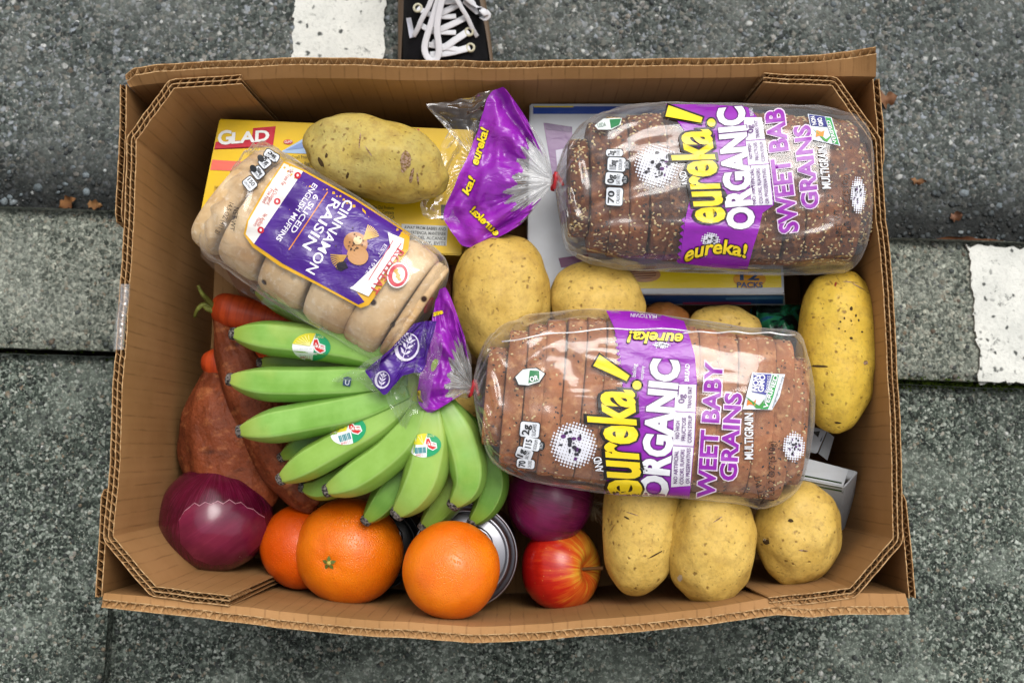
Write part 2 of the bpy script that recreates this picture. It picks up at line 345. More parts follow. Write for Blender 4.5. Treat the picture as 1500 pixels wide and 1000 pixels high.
# ------------------------------------------------------------------ cardboard box
ZR = .19
def wld(p, z): return P(p[0], p[1], z)
def resample(levels, ds):
    """levels: list of polylines (same count); returns resampled levels with arc length along the first"""
    L = [0]
    for a, b in zip(levels[0], levels[0][1:]): L.append(L[-1] + (b - a).length)
    n = max(2, int(L[-1] / ds)); out = [[] for _ in levels]; arcs = []
    for i in range(n + 1):
        s = L[-1] * i / n; k = 0
        while k < len(L) - 2 and L[k + 1] < s: k += 1
        t = (s - L[k]) / max(L[k + 1] - L[k], 1e-9); arcs.append(s)
        for lv, o in zip(levels, out): o.append(lv[k].lerp(lv[k + 1], t))
    return out, arcs
def normals(poly, sgn):
    ns = []
    for i in range(len(poly)):
        a, b = poly[max(i - 1, 0)], poly[min(i + 1, len(poly) - 1)]; d = b - a; ns.append(Vector((d.y, -d.x, 0)).normalized() * sgn)
    return ns
def board(name, levels, th, nfl, sgn, parent, seed=0, wave=.0082, mats=None, jag=.0010):
    lv, arcs = resample(levels, wave / 6)
    nl = len(lv); top = lv[0]
    ns = [normals(l, sgn) for l in lv]
    for i, p in enumerate(top): p.z += fbm((arcs[i] * 60, seed, 0)) * jag; 
    for l in lv:
        for i, p in enumerate(l):
            l[i] = p + ns[0][i] * fbm((arcs[i] * 9, seed + 3, p.z * 6)) * .0016
    lt = .0008; offs = [k * (th - lt) / nfl for k in range(nfl + 1)]
    vs, fs, uv, mi = [], [], [], []
    H = [sum(((lv[k][0] - lv[k + 1][0]).length for k in range(j)), 0.0) for j in range(nl)]
    for oi, o in enumerate(offs):
        b = len(vs); n = len(top)
        for side in (0, 1):
            for k in range(nl):
                for i in range(n):
                    vs.append(lv[k][i] + ns[k][i] * (o + side * lt)); uv.append((arcs[i], H[k]))
        idx = lambda side, k, i: b + (side * nl + k) * n + i
        for i in range(n - 1):
            for k in range(nl - 1):
                fs.append((idx(0, k, i), idx(0, k + 1, i), idx(0, k + 1, i + 1), idx(0, k, i + 1))); mi.append(0)
                fs.append((idx(1, k, i), idx(1, k, i + 1), idx(1, k + 1, i + 1), idx(1, k + 1, i))); mi.append(1)
            fs.append((idx(0, 0, i), idx(0, 0, i + 1), idx(1, 0, i + 1), idx(1, 0, i))); mi.append(2)
        for e in (0, n - 1):
            for k in range(nl - 1): fs.append((idx(0, k, e), idx(1, k, e), idx(1, k + 1, e), idx(0, k + 1, e))); mi.append(2)
    ob = mk(name, vs, fs, mats or [CARD, CARD_OUT, EDGE], parent, mi=mi, uvs=uv, smooth=False, org=BOX)
    vs, fs = [], []; n = len(top)
    for fl in range(nfl):
        o0, o1 = offs[fl] + lt, offs[fl + 1]; mid, am = (o0 + o1) / 2, (o1 - o0) / 2
        b = len(vs)
        for dz in (0, 1):
            for i in range(n):
                wv = max(-1, min(1, 1.06 * math.sin(2 * PI * arcs[i] / wave + fl * 1.9 + .8 * fbm((arcs[i] * 25, seed, fl)))))
                cr_ = 1 - .55 * max(0, fbm((arcs[i] * 14, seed + 20, fl)) - .05) ; off = mid + am * wv * cr_
                base = lv[0][i].lerp(lv[1][i], .5 if dz else 0.0)
                vs.append(base + ns[0][i] * off + Vector((0, 0, -.0006 + .0004 * noise.noise(Vector((arcs[i] * 400, 0, seed)))) if not dz else (0, 0, 0)))
                vs.append(base + ns[0][i] * (off + .0003) + GUZ(ns[0][i], .0003))
        for i in range(n - 1):
            a, c = b + 2 * i, b + 2 * (i + 1); A, Cc = b + 2 * n + 2 * i, b + 2 * n + 2 * (i + 1)
            fs += [(a, c, c + 1, a + 1), (a, A, Cc, c), (a + 1, c + 1, Cc + 1, A + 1)]
    mk('flute', vs, fs, FLUTE, ob, smooth=False, org=BOX)
    return ob
def GUZ(n, k): return Vector((-n.y, n.x, 0)) * k
BOX = P(738, 520, GZ)
box = empty('cardboard_box', BOX, 'open brown corrugated cardboard box full of groceries standing on the kerb', 'box')
cTL, cTR, cBL, cBR = wld((186, 124), ZR - .006), wld((1279, 116), ZR - .006), wld((151, 874), ZR - .006), wld((1329, 876), ZR - .006)
def drop(p, z=GZ + .003, inset=0): c = Vector((BOX.x, BOX.y, 0)); q = Vector((p.x, p.y, 0)); d = (c - q).normalized() * inset; return Vector((q.x + d.x, q.y + d.y, z))
def along(a, b, t): return a.lerp(b, t)
def longwall(name, rim, crease, c0, c1, sgn, seed, zlip, zcr, follow=0.0):
    r = [wld(p, p[2] if len(p) > 2 else zlip) for p in rim]; c = [wld(p, zcr) for p in crease]
    b0, b1 = drop(c0), drop(c1); x0, x1 = r[0].x, r[-1].x
    base = [b0.lerp(b1, (p.x - x0) / (x1 - x0)) for p in r]
    base = [b_.lerp(drop(q_), follow) for b_, q_ in zip(base, c)]
    mid = [cc.lerp(bb, .33) for cc, bb in zip(c, base)]
    return board(name, [r, c, mid, base], .0072, 1, sgn, box, seed)
longwall('wall', [(186, 121, .184), (199, 111), (228, 105), (300, 100.5), (430, 97), (560, 97), (720, 101), (900, 99), (1100, 95), (1200, 91), (1250, 86), (1284, 80, .2)],
         [(190, 128), (206, 125), (235, 121), (300, 118), (430, 116), (560, 116), (720, 118), (900, 116), (1100, 113), (1200, 112), (1248, 112), (1283, 113)], cTL, cTR, -1, 1, .193, .183)
longwall('wall', [(150, 878), (222, 886), (310, 894), (400, 905), (560, 921), (690, 928), (800, 925), (900, 915), (1000, 903), (1140, 890), (1190, 893), (1240, 888), (1331, 885)],
         [(152, 869), (222, 875), (310, 883), (400, 893), (560, 910), (690, 917), (800, 914), (900, 904), (1000, 892), (1140, 876), (1190, 872), (1240, 869), (1326, 867)], cBL, cBR, 1, 2, .190, .186, follow=1.0)
def endwall(c0, c1, tops, sgn, seed):
    a, b = c0.copy(), c1.copy(); rim, base = [], []
    b0, b1 = drop(c0), drop(c1)
    for t, z in tops:
        p = a.lerp(b, t); q = b0.lerp(b1, t); k = (z - GZ - .003) / (ZR - .009 - GZ); pp = q.lerp(p, k); pp.z = z; rim.append(pp); base.append(q)
    return board('wall', [rim, [r.lerp(q, .5) for r, q in zip(rim, base)], base], .0062, 1, sgn, box, seed, wave=.0078)
endwall(cTL, cBL, [(0, .184), (.12, .184), (.26, .181), (.275, .176), (.285, .11), (.5, .105), (.79, .11), (.798, .176), (.81, .183), (.9, .184), (1, .184)], 1, 3)
endwall(cTR, cBR, [(0, .184), (.1, .184), (.16, .180), (.175, .172), (.182, .11), (.5, .105), (.80, .11), (.808, .176), (.82, .183), (.9, .184), (1, .184)], -1, 4)
fl_ = [drop(cBL)] + [drop(cBL).lerp(drop(cBR), (x - 151) / 1178).lerp(drop(wld((x, y), .186)), .99) for x, y in ((310, 883), (400, 893), (560, 910), (690, 917), (800, 914), (900, 904), (1000, 892), (1140, 876))] + [drop(c) for c in (cBR, cTR, cTL)]
nf = len(fl_)
mk('floor_panel', [Vector((p.x, p.y, GZ + .006)) for p in fl_] + [Vector((p.x, p.y, GZ + .001)) for p in fl_], [tuple(range(nf)), tuple(range(2 * nf - 1, nf - 1, -1))] + [(i, i + nf, (i + 1) % nf + nf, (i + 1) % nf) for i in range(nf)],
   [CARD], box, smooth=False, uvs=[(p.x, p.y) for p in fl_] * 2, org=BOX)
def liner(pts, sgn, seed):
    rim = [wld(p, ZR) for p in pts]; base = []
    for k, p in enumerate(rim): base.append(drop(p, GZ + .007, .010))
    if True:                       # the free ends are cut on a slant
        for e, s in ((0, 1), (len(rim) - 1, -1)):
            d = (rim[e] - rim[e + s]).normalized(); base[e] = base[e] + d * .012
    return board('corner_liner', [rim, [r.lerp(q, .5) for r, q in zip(rim, base)], base], .0092, 2, sgn, box, seed, wave=.0076, jag=.0013)
ll = liner([(354, 123), (300, 127), (256, 131), (199, 205), (196, 330), (186, 480), (179, 600), (175, 700), (167, 785), (229, 858), (285, 866), (338, 872)], 1, 11)
lr = liner([(1118, 121), (1170, 124), (1218, 127), (1276, 206), (1283, 300), (1292, 420), (1300, 560), (1306, 680), (1307, 788), (1245, 861), (1190, 868), (1126, 874)], -1, 12)
TAPE = film_mat('packing_tape', haze=.15, base=.08, rough=.2)
tp = []
tv, tf = [], []
for k, (x, y, z) in enumerate([(187, 416, .192), (186, 440, .192), (183, 470, .192), (180, 512, .192)]):
    for dx, dz in ((-13, -.035), (-11, -.0), (-8, .0012), (0, .0016), (3.5, -.001), (5, -.014)):
        tv.append(P(x + dx - (2 if k > 1 else 0), y, z + dz))
tf = grid_faces(4, 6); mk('tape', tv, tf, TAPE, ll, org=BOX)

# ------------------------------------------------------------------ print: flat lettering and marks laid on a curved surface
CTXT = bpy.data.curves.new('scratch', 'FONT'); CTXT.resolution_u = 3
OTXT = bpy.data.objects.new('scratch', CTXT)
_tc = {}
def text_mesh(body, off=0.0, shear=0.0, spacing=1.0):
    key = (body, off, shear, spacing)
    if key not in _tc:
        if OTXT.name not in COL.objects: COL.objects.link(OTXT)
        CTXT.body = body; CTXT.offset = off; CTXT.shear = shear; CTXT.space_character = spacing
        dg = bpy.context.evaluated_depsgraph_get(); dg.update()
        me = bpy.data.meshes.new_from_object(OTXT.evaluated_get(dg))
        _tc[key] = ([(v.co.x, v.co.y) for v in me.vertices], [tuple(p.vertices) for p in me.polygons]); bpy.data.meshes.remove(me)
    return _tc[key]
PM = {}
def pm(hexc, rough=.35):
    if hexc not in PM: PM[hexc] = plastic_mat('print_ink', hexc, None, .3, .16, 45)
    return PM[hexc]
def cut(bm, xs, ys):
    for x in xs: bmesh.ops.bisect_plane(bm, geom=bm.verts[:] + bm.edges[:] + bm.faces[:], plane_co=(x, 0, 0), plane_no=(1, 0, 0))
    for y in ys: bmesh.ops.bisect_plane(bm, geom=bm.verts[:] + bm.edges[:] + bm.faces[:], plane_co=(0, y, 0), plane_no=(0, 1, 0))
class Print:
    """marks given where the photograph shows them, laid on the real surface by a ray towards it"""
    def __init__(s, targets, gap=.00045, first=.0005):
        vs, fs = [], []
        for vv, ff in targets: k = len(vs); vs += vv; fs += [tuple(k + i for i in f) for f in ff]
        s.bvh = BVHTree.FromPolygons(vs, fs); s.P = {}; s.g = None; s.gap, s.first = gap, first
    def hit(s, x, y, lift):
        d = ray(x, y).normalized(); loc, n, i, dist = s.bvh.ray_cast(CAM, d)
        if loc is None:
            q = P(x, y, .15); loc, n, i, dist = s.bvh.find_nearest(q)
        return loc - d * lift
    def add(s, pts, faces, mat, layer):
        V_, F_, I_, M_ = s.P.setdefault(s.g, ([], [], [], []))
        if mat not in M_: M_.append(mat)
        k = len(V_); m = M_.index(mat); L = s.first + layer * s.gap
        V_ += [s.hit(x, y, L) for x, y in pts]; F_ += [tuple(k + i for i in f) for f in faces]; I_ += [m] * len(faces)
    def _bm(s, pts2, faces, step):
        bm = bmesh.new(); bv = [bm.verts.new((x, y, 0)) for x, y in pts2]
        for f in faces:
            try: bm.faces.new([bv[i] for i in f])
            except ValueError: pass
        if step:
            xs, ys = [p[0] for p in pts2], [p[1] for p in pts2]
            x0, x1, y0, y1 = min(xs), max(xs), min(ys), max(ys)
            nx, ny = int((x1 - x0) / step), int((y1 - y0) / step)
            cut(bm, [x0 + (x1 - x0) * (i + 1) / (nx + 1) for i in range(nx)], [y0 + (y1 - y0) * (i + 1) / (ny + 1) for i in range(ny)])
        bmesh.ops.triangulate(bm, faces=bm.faces[:])
        bm.verts.index_update(); r = [(v.co.x, v.co.y) for v in bm.verts], [tuple(v.index for v in f.verts) for f in bm.faces]; bm.free(); return r
    def text(s, body, p0, p1, h, col, outl=(), layer=1, step=6, bold=.0, shear=.0, arc=0.0, spacing=1.0):
        ref, _ = text_mesh(body, 0, shear, spacing); x0 = min(p[0] for p in ref); x1 = max(p[0] for p in ref)
        d = V2(p1) - V2(p0); L = d.length; d.normalize(); up = Vector((d.y, -d.x)); sx = L / (x1 - x0); sy = h / .682
        lay = layer
        for off, c in list(outl) + [(bold, col)]:
            pts, fcs = text_mesh(body, off, shear, spacing)
            q = [((x - x0) * sx, y * sy) for x, y in pts]
            q, fc = s._bm(q, fcs, step)
            w_ = []
            for x, y in q:
                t = x / L; b = 4 * arc * t * (1 - t); pt = V2(p0) + d * x + up * (y + b); w_.append((pt.x, pt.y))
            s.add(w_, fc, pm(c) if isinstance(c, str) else c, lay); lay += 1
    def poly(s, pts, col, layer=0, step=5):
        q, fc = s._bm(pts, [tuple(range(len(pts)))], step); s.add(q, fc, pm(col) if isinstance(col, str) else col, layer)
    def disc(s, cx, cy, rx, ry, col, layer=1, n=20, ang=0, step=None):
        c, sn = math.cos(ang), math.sin(ang)
        s.poly([(cx + rx * math.cos(2 * PI * i / n) * c - ry * math.sin(2 * PI * i / n) * sn, cy + rx * math.cos(2 * PI * i / n) * sn + ry * math.sin(2 * PI * i / n) * c) for i in range(n)], col, layer, step)
    def line(s, a, b, w_, col, layer=1, step=6):
        d = (V2(b) - V2(a)).normalized(); n = Vector((-d.y, d.x)) * w_ / 2; a, b = V2(a), V2(b)
        s.poly([tuple(a + n), tuple(b + n), tuple(b - n), tuple(a - n)], col, layer, step)
    def dots(s, cx, cy, rx, ry, sp, col, layer=1, ang=.3):
        n = int(max(rx, ry) / sp) + 1
        for i in range(-n, n + 1):
            for j in range(-n, n + 1):
                x, y = i * sp, j * sp; u, v = x * math.cos(ang) - y * math.sin(ang), x * math.sin(ang) + y * math.cos(ang)
                r = math.hypot(u / rx, v / ry)
                if r > 1: continue
                rad = sp * (.62 if r < .62 else .62 - .36 * (r - .62) / .38)
                s.disc(cx + u, cy + v, rad, rad, col, layer, 8)
    def build(s, name, parent, org):
        return [mk(nm.split('/')[0] if nm else name, V_, F_, M_, parent, smooth=True, mi=I_, org=org) for nm, (V_, F_, I_, M_) in s.P.items()]

# ------------------------------------------------------------------ generic bodies
def sphere_grid(nu, nv): return [(math.pi * (i / nu), 2 * math.pi * j / nv) for i in range(nu + 1) for j in range(nv)]
def ico(sub):
    bm = bmesh.new(); bmesh.ops.create_icosphere(bm, subdivisions=sub, radius=1); v = [x.co.copy() for x in bm.verts]; f = [tuple(q.index for q in x.verts) for x in bm.faces]; bm.free(); return v, f
ICO5 = ico(5)
def tuber(name, p0, p1, wpx, z, mat, seed, label, cat, group=None, hfac=.92, sq=1.0, taper=0.0, lump=.055, bend=0.0, point=0.0, dents=()):
    A, B = P(*p0, z), P(*p1, z); c = (A + B) / 2; a = (B - A).length / 2; s = mpp((p0[0] + p1[0]) / 2, (p0[1] + p1[1]) / 2, z); b = wpx * s / 2
    d = (B - A).normalized(); n = Vector((-d.y, d.x, 0)); vs = []
    for p in ICO5[0]:
        q = Vector(p)
        x = q.x; rad = math.hypot(q.y, q.z)
        k = 1 + lump * fbm((q.x * 1.3 + seed * 7.1, q.y * 1.3, q.z * 1.3), 2) * 1.5 + lump * .35 * noise.noise(q * 3.5 + Vector((seed * 3, 0, 0)))
        for dv, dr, dd in dents:
            e = (q - Vector(dv).normalized()).length; k -= dd * math.exp(-(e / dr) ** 2)
        wx = (1 - taper * x) * (1 - point * max(0, x) ** 2)
        if sq != 1: f_ = (1 - abs(x) ** (2 * sq)) ** .5 / max(1e-6, (1 - x * x) ** .5) if abs(x) < .999 else 1.0; wx *= min(f_, 1.6)
        vs.append(Vector((x * a * k, q.y * b * k * wx + bend * b * (1 - x * x), q.z * b * hfac * k * wx)))
    me = bpy.data.meshes.new(name); me.from_pydata([tuple(v) for v in vs], [], ICO5[1]); me.materials.append(mat)
    me.polygons.foreach_set('use_smooth', [True] * len(me.polygons)); o = bpy.data.objects.new(name, me); COL.objects.link(o)
    M_ = Matrix((( d.x, n.x, 0, c.x), (d.y, n.y, 0, c.y), (0, 0, 1, c.z), (0, 0, 0, 1))); o.matrix_world = M_
    setp(o, label, cat, group)
    return o, [M_ @ v for v in vs], ICO5[1]
def tube(path, rad, n=10, cap=True, flatten=None):
    """path: Vectors; rad: list or number; flatten=(w, t) makes a ribbon with its flat side up"""
    vs, fs = [], []; m = len(path)
    for i, p in enumerate(path):
        d = (path[min(i + 1, m - 1)] - path[max(i - 1, 0)]).normalized(); up = Vector((0, 0, 1))
        if abs(d.z) > .95: up = Vector((0, 1, 0))
        s = d.cross(up).normalized(); u = s.cross(d).normalized(); r = rad[i] if isinstance(rad, (list, tuple)) else rad
        for k in range(n):
            a = 2 * PI * k / n
            if flatten: vs.append(p + s * (flatten[0] * math.copysign(abs(math.cos(a)) ** .6, math.cos(a)) * r) + u * flatten[1] * math.sin(a) * r)
            else: vs.append(p + (s * math.cos(a) + u * math.sin(a)) * r)
    fs = grid_faces(m, n, True)
    if cap: fs += [tuple(range(n - 1, -1, -1)), tuple((m - 1) * n + k for k in range(n))]
    return vs, fs
def lathe(prof, c, n=48, axis=None):
    """prof: (r, z) pairs about +z, placed at c"""
    vs = [Vector((r * math.cos(2 * PI * k / n), r * math.sin(2 * PI * k / n), z)) for r, z in prof for k in range(n)]
    if axis is not None: q = Vector((0, 0, 1)).rotation_difference(axis); vs = [q @ v for v in vs]
    return [v + c for v in vs], grid_faces(len(prof), n, True)
def hexa(name, top, bot, mat, parent=None, org=None, bev=0, **k):
    bm = bmesh.new(); b = [bm.verts.new(p) for p in list(bot) + list(top)]
    for f in ((3, 2, 1, 0), (4, 5, 6, 7), (0, 1, 5, 4), (1, 2, 6, 5), (2, 3, 7, 6), (3, 0, 4, 7)): bm.faces.new([b[i] for i in f])
    bmesh.ops.recalc_face_normals(bm, faces=bm.faces[:])
    if bev: bmesh.ops.bevel(bm, geom=bm.edges[:], offset=bev, segments=2, affect='EDGES')
    bm.verts.index_update(); vs = [v.co.copy() for v in bm.verts]; fs = [tuple(v.index for v in f.verts) for f in bm.faces]; bm.free()
    return mk(name, vs, fs, mat, parent, smooth=False, org=org, **k), vs, fs
def below(top, zb, shift=(0, 0)): return [Vector((p.x + shift[0], p.y + shift[1], zb)) for p in top]

# ------------------------------------------------------------------ cartons
def carton_mat(name, c1, rough=.35):
    g = G(name, rough, .4); v = g.co(); return g.set(col=g.mix(g.ma('MULTIPLY', g.mr(g.noise(v, 40, 4), .4, .7), .12), c1, '#8a7a5a'), nrm=g.bump(g.noise(v, 30, 3), .12, .003))
YEL = carton_mat('yellow_card', '#f2c500'); WHT = carton_mat('white_card', '#c9ccd2'); ORG = carton_mat('brown_card', '#8a4a16', .6); GREYW = carton_mat('grey_white_card', '#b9bdc2')
top = [P(284, 356, .125), P(676, 374, .125), P(694, 190, .125), P(321, 174, .125)]
org = P(480, 280, .068)
yb = empty('bag_carton', org, 'bright yellow carton with red banner lying in the upper left of the box', 'carton')
o, v1, f1 = hexa('carton_body', top, below(top, .066), YEL, yb, org, .0012)
p = Print([(v1, f1)])
p.g = 'brand_logo'
p.poly([(319, 192), (404, 185), (400, 213), (314, 218)], '#c8102e', 0, None)
p.poly([(314, 218), (400, 213), (399, 215), (313, 220)], '#8e1a1a', 1, None)
p.text('G', (321, 212), (340, 210), 19, '#f4f2ee', bold=.03, layer=1, step=None, shear=.1); p.text('LAD', (340, 210), (394, 206), 15, '#f4f2ee', bold=.035, layer=1, step=None, shear=.1)
p.g = 'stripe'
p.poly([(311, 234), (372, 238), (371, 252), (308, 249)], '#ee6a55', 0, None)
p.g = 'picture'
p.poly([(412, 222), (445, 203), (470, 203), (470, 226), (414, 224)], '#a9c4e6', 0, None); p.poly([(418, 220), (445, 207), (455, 216)], '#7f98cf', 1, None)
p.disc(422, 208, 7, 3.5, '#d8432f', 1); p.text('GLAD', (417, 210), (428, 209), 3.5, '#f4f2ee', layer=2, step=None)
p.text('Small Food', (428, 233), (452, 232), 5, '#5a4a10', layer=0, step=None); p.text('Storage Bags', (428, 243), (455, 242), 5, '#5a4a10', layer=0, step=None)
p.poly([(440, 246), (458, 247), (458, 249), (440, 248)], '#d8432f', 0, None)
p.g = 'small_print'
p.poly([(314, 272), (336, 273), (335, 281), (313, 280)], '#cfa200', 0, None); p.poly([(312, 286), (332, 287), (328, 318), (307, 316)], '#e8e6ee', 0, None)
p.text('NOT A TOY', (315, 276.5), (334, 277), 3, '#6a560a', layer=1, step=None)
p.g = 'maker_print'
p.text('The Glad Products', (546, 306), (577, 307), 5, '#4a3c08', layer=0, step=None); p.text('Company', (560, 313), (577, 314), 5, '#4a3c08', layer=0, step=None); p.text('Oakland, CA', (552, 320), (578, 321), 5, '#4a3c08', layer=0, step=None)
p.g = 'lettering'
p.text('!!', (606, 199), (614, 199), 10, '#d8432f', bold=.03, layer=0, step=None)
p.g = 'warning_label'
p.poly([(588, 328), (656, 331), (654, 360), (592, 357)], '#cfd0cc', 0, None)
for k, t in enumerate(('AWAY FROM BABIES AND', 'ADVERTENCIA, MANTENER', 'FUERA DEL ALCANCE', 'KEEP AWAY, EVITE')): p.text(t, (592, 335 + 7 * k), (653, 338 + 7 * k), 4.5, '#4b4c48', layer=1, step=None, bold=.01)
p.g = 'code_mark'
p.poly([(646, 300), (656, 300), (656, 322), (646, 322)], '#3a2c08', 0, None)
p.build('printed_front', yb, org)
t2 = [P(299, 372, .064), P(352, 446, .064), P(520, 470, .064), P(560, 372, .064)]
hexa('brown_carton', [P(306, 352, .0635), P(356, 440, .0635), P(660, 452, .0635), P(660, 330, .0635)], below([P(306, 352, .0635), P(356, 440, .0635), P(660, 452, .0635), P(660, 330, .0635)], GZ + .007), ORG, None, P(480, 400, GZ + .007), .001,
     label='dark orange brown carton under the yellow carton, mostly hidden', cat='carton')
# cracker carton
top = [P(772, 429, .118), P(1149, 430, .118), P(1140, 152, .118), P(776, 152, .118)]; org = P(960, 290, GZ + .007)
cb = empty('cracker_carton', org, 'white and blue carton with yellow band under the upper right loaf', 'carton')
o, v1, f1 = hexa('carton_body', top, below(top, GZ + .007, (0, .012)), WHT, cb, org, .0012)
o2, v2, f2 = hexa('carton_flap', [P(772, 430, .117), P(1149, 431, .117), P(1149, 429.5, .1175), P(772, 428.5, .1175)], [P(772, 447, .08), P(1150, 447, .08), P(1150, 445, .08), P(772, 445, .08)], WHT, cb, org)
p = Print([(v1, f1), (v2, f2)])
p.g = 'blue_edge'
p.poly([(781, 156), (1136, 156), (1136, 167), (781, 167)], '#12409a', 0, None); p.line((782, 156.5), (840, 156.5), 2, '#e2cf2c', 1, None)
p.g = 'picture'
p.poly([(796, 180), (838, 186), (842, 320), (822, 330)], '#8d6a98', 0, None); p.poly([(798, 180), (838, 186), (838, 194), (800, 190)], '#6a4a78', 1, None); p.poly([(814, 220), (838, 216), (840, 300), (822, 310)], '#cfc9dc', 1, None)
p.poly([(818, 378), (862, 372), (862, 388), (822, 392)], '#6b1657', 0, None)
p.g = 'yellow_band'
p.poly([(855, 396), (1144, 394), (1145, 421), (850, 423)], '#efd21a', 0, None)
p.g = 'cracker_picture'
p.disc(938, 400, 30, 13, '#c08a5a', 1, ang=.1); p.disc(938, 399, 24, 9, '#8a5230', 2, ang=.1)
for i in range(5): p.line((920, 393 + i * 3.5), (962, 391 + i * 3.5), 1.0, '#d7aa7c', 3, None)
p.g = 'pack_count'
p.disc(1098, 409, 24, 13, '#dd9a10', 1); p.text('PACKS', (1080, 421), (1117, 421), 7.5, '#1d3f6a', layer=2, step=None, bold=.03); p.text('12', (1085, 410), (1111, 410), 12, '#1d3f6a', layer=2, step=None, bold=.03)
p.g = 'blue_side'
p.poly([(860, 432.5), (1147, 432.5), (1147, 445), (860, 445)], '#1f56a8', 0, None); p.poly([(900, 434), (960, 436), (940, 440), (890, 440)], '#3f7cc4', 1, None); p.poly([(1000, 440), (1100, 443), (1100, 446), (1000, 446)], '#d04f86', 1, None)
p.poly([(1040, 436), (1148, 434), (1148, 438), (1060, 439)], '#5f9ad8', 1, None)
p.build('printed_front', cb, org)
# two white cartons lower right
org = P(1200, 740, .007)
wc = empty('white_carton', org, 'white carton with dark green stripe leaning beside the round lower right potato', 'carton')
top = [P(1140, 694, .120), P(1237, 713, .120), P(1257, 690, .122), P(1150, 662, .124)]; bot = [P(1128, 800, .03), P(1226, 818, .03), P(1243, 786, .03), P(1140, 770, .02)]
o, v1, f1 = hexa('carton_body', top, bot, GREYW, wc, org, .0008)
p = Print([(v1, f1)])
p.g = 'green_stripe'
p.poly([(1160, 692), (1233, 706), (1233, 715), (1160, 701)], '#1f3a12', 0, None); p.poly([(1160, 704), (1233, 718), (1233, 720), (1160, 706)], '#3c5a22', 0, None); p.g = 'side_print'
p.line((1236, 712), (1256, 691), 1.2, '#9fa3a8', 0, None)
for i in range(12): p.line((1238 + i * -.1, 734 + i * 6), (1242, 733 + i * 6), 2, '#44484c', 0, None)
p.build('printed_front', wc, org)
org = P(1195, 650, GZ + .007)
wd = empty('small_white_carton', org, 'small white carton with open flap below the large right potato', 'carton')
top = [P(1160, 655, .10), P(1197, 664, .10), P(1212, 630, .10), P(1165, 618, .10)]
o, v1, f1 = hexa('carton_body', top, below(top, GZ + .007), GREYW, wd, org, .0008)
hexa('flap', [P(1199, 664, .099), P(1212, 674, .088), P(1222, 640, .088), P(1212, 632, .099)], [P(1199, 664, .098), P(1212, 674, .087), P(1222, 640, .087), P(1212, 632, .098)], GREYW, wd, org)
p = Print([(v1, f1)]); p.poly([(1160, 655), (1196, 663), (1196, 661), (1160, 652)], '#3c4a1a', 0, None); p.poly([(1204, 646), (1211, 630), (1209, 630), (1201, 646)], '#1c1c18', 0, None); p.build('printed_stripe', wd, org)

# foil bag peeking out beside the right potato
g = G('dark_foil', .25, .6); v = g.co(); FOIL = g.set(col=g.ramp(g.noise(v, 30, 3, .6, 1.0), [(0, '#0c100f'), (.45, '#16251f'), (.55, '#2f8a5a'), (.62, '#2a5a86'), (.75, '#101414')]), nrm=g.bump(g.noise(g.vmap(v, (1, 3, 1)), 50, 3), .5, .006))
vs = []
for i in range(24):
    for j in range(18):
        x, y = 1108 + i * 3.2, 446 + j * 4.6; vs.append(P(x, y, .075 + .025 * math.sin(PI * j / 17) * math.sin(PI * i / 23) + .006 * fbm((x * .05, y * .02, 2))))
n0 = len(vs); vs += [v_ - Vector((0, 0, .03)) for v_ in vs]; f = grid_faces(24, 18); f += [tuple(n0 + i for i in reversed(q)) for q in f]
for i in range(23):
    for j in (0, 17): a, b = i * 18 + j, (i + 1) * 18 + j; f.append((a, b, b + n0, a + n0))
for j in range(17):
    for i in (0, 23): a, b = i * 18 + j, i * 18 + j + 1; f.append((a, b, b + n0, a + n0))
mk('foil_pouch', vs, f, FOIL, org=P(1145, 480, .04), label='dark green foil pouch between cracker carton and large right potato', cat='pouch')

# ------------------------------------------------------------------ cans
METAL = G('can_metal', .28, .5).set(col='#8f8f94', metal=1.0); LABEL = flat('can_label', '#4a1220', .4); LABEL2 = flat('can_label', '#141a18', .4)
def can(px, py, rpx, zt, lab, label, lid=None):
    c = P(px, py, zt); r = rpx * mpp(px, py, zt); org = Vector((c.x, c.y, GZ + .007)); e = empty('tin_can', org, label, 'can', 'tin cans')
    h = zt - GZ - .007
    vs, fs = lathe([(0, .0), (r * .96, 0), (r * .98, .003), (r * .98, h - .006)], org, 64); mk('can_body', vs, fs, lab, e, org=org)
    R_ = [(r * .975, -.006), (r * 1.0, -.004), (r * 1.005, -.001), (r * .995, .0012), (r * .965, .0012), (r * .945, -.001), (r * .90, -.007), (r * .84, -.0085), (r * .80, -.0085), (r * .78, -.0065), (r * .76, -.006), (r * .40, -.0055), (0, -.0055)]
    vs, fs = lathe(R_, c, 96); mk('can_lid', vs, fs, lid or METAL, e, org=org)
    # pull tab
    vs, fs = tube([c + Vector((r * .5 * math.cos(a), r * .35 * math.sin(a) + r * .2, -.002)) for a in [2 * PI * k / 20 for k in range(21)]], .0022, 8, False); mk('pull_tab', vs, fs, METAL, e, org=org)
can(681, 813, 77, .095, LABEL, 'silver topped can with dark red label under the lower orange')
can(556, 800, 62, .02, LABEL2, 'dark can standing deep in shadow between the two big oranges', flat('dark_lid', '#1d2022', .3))

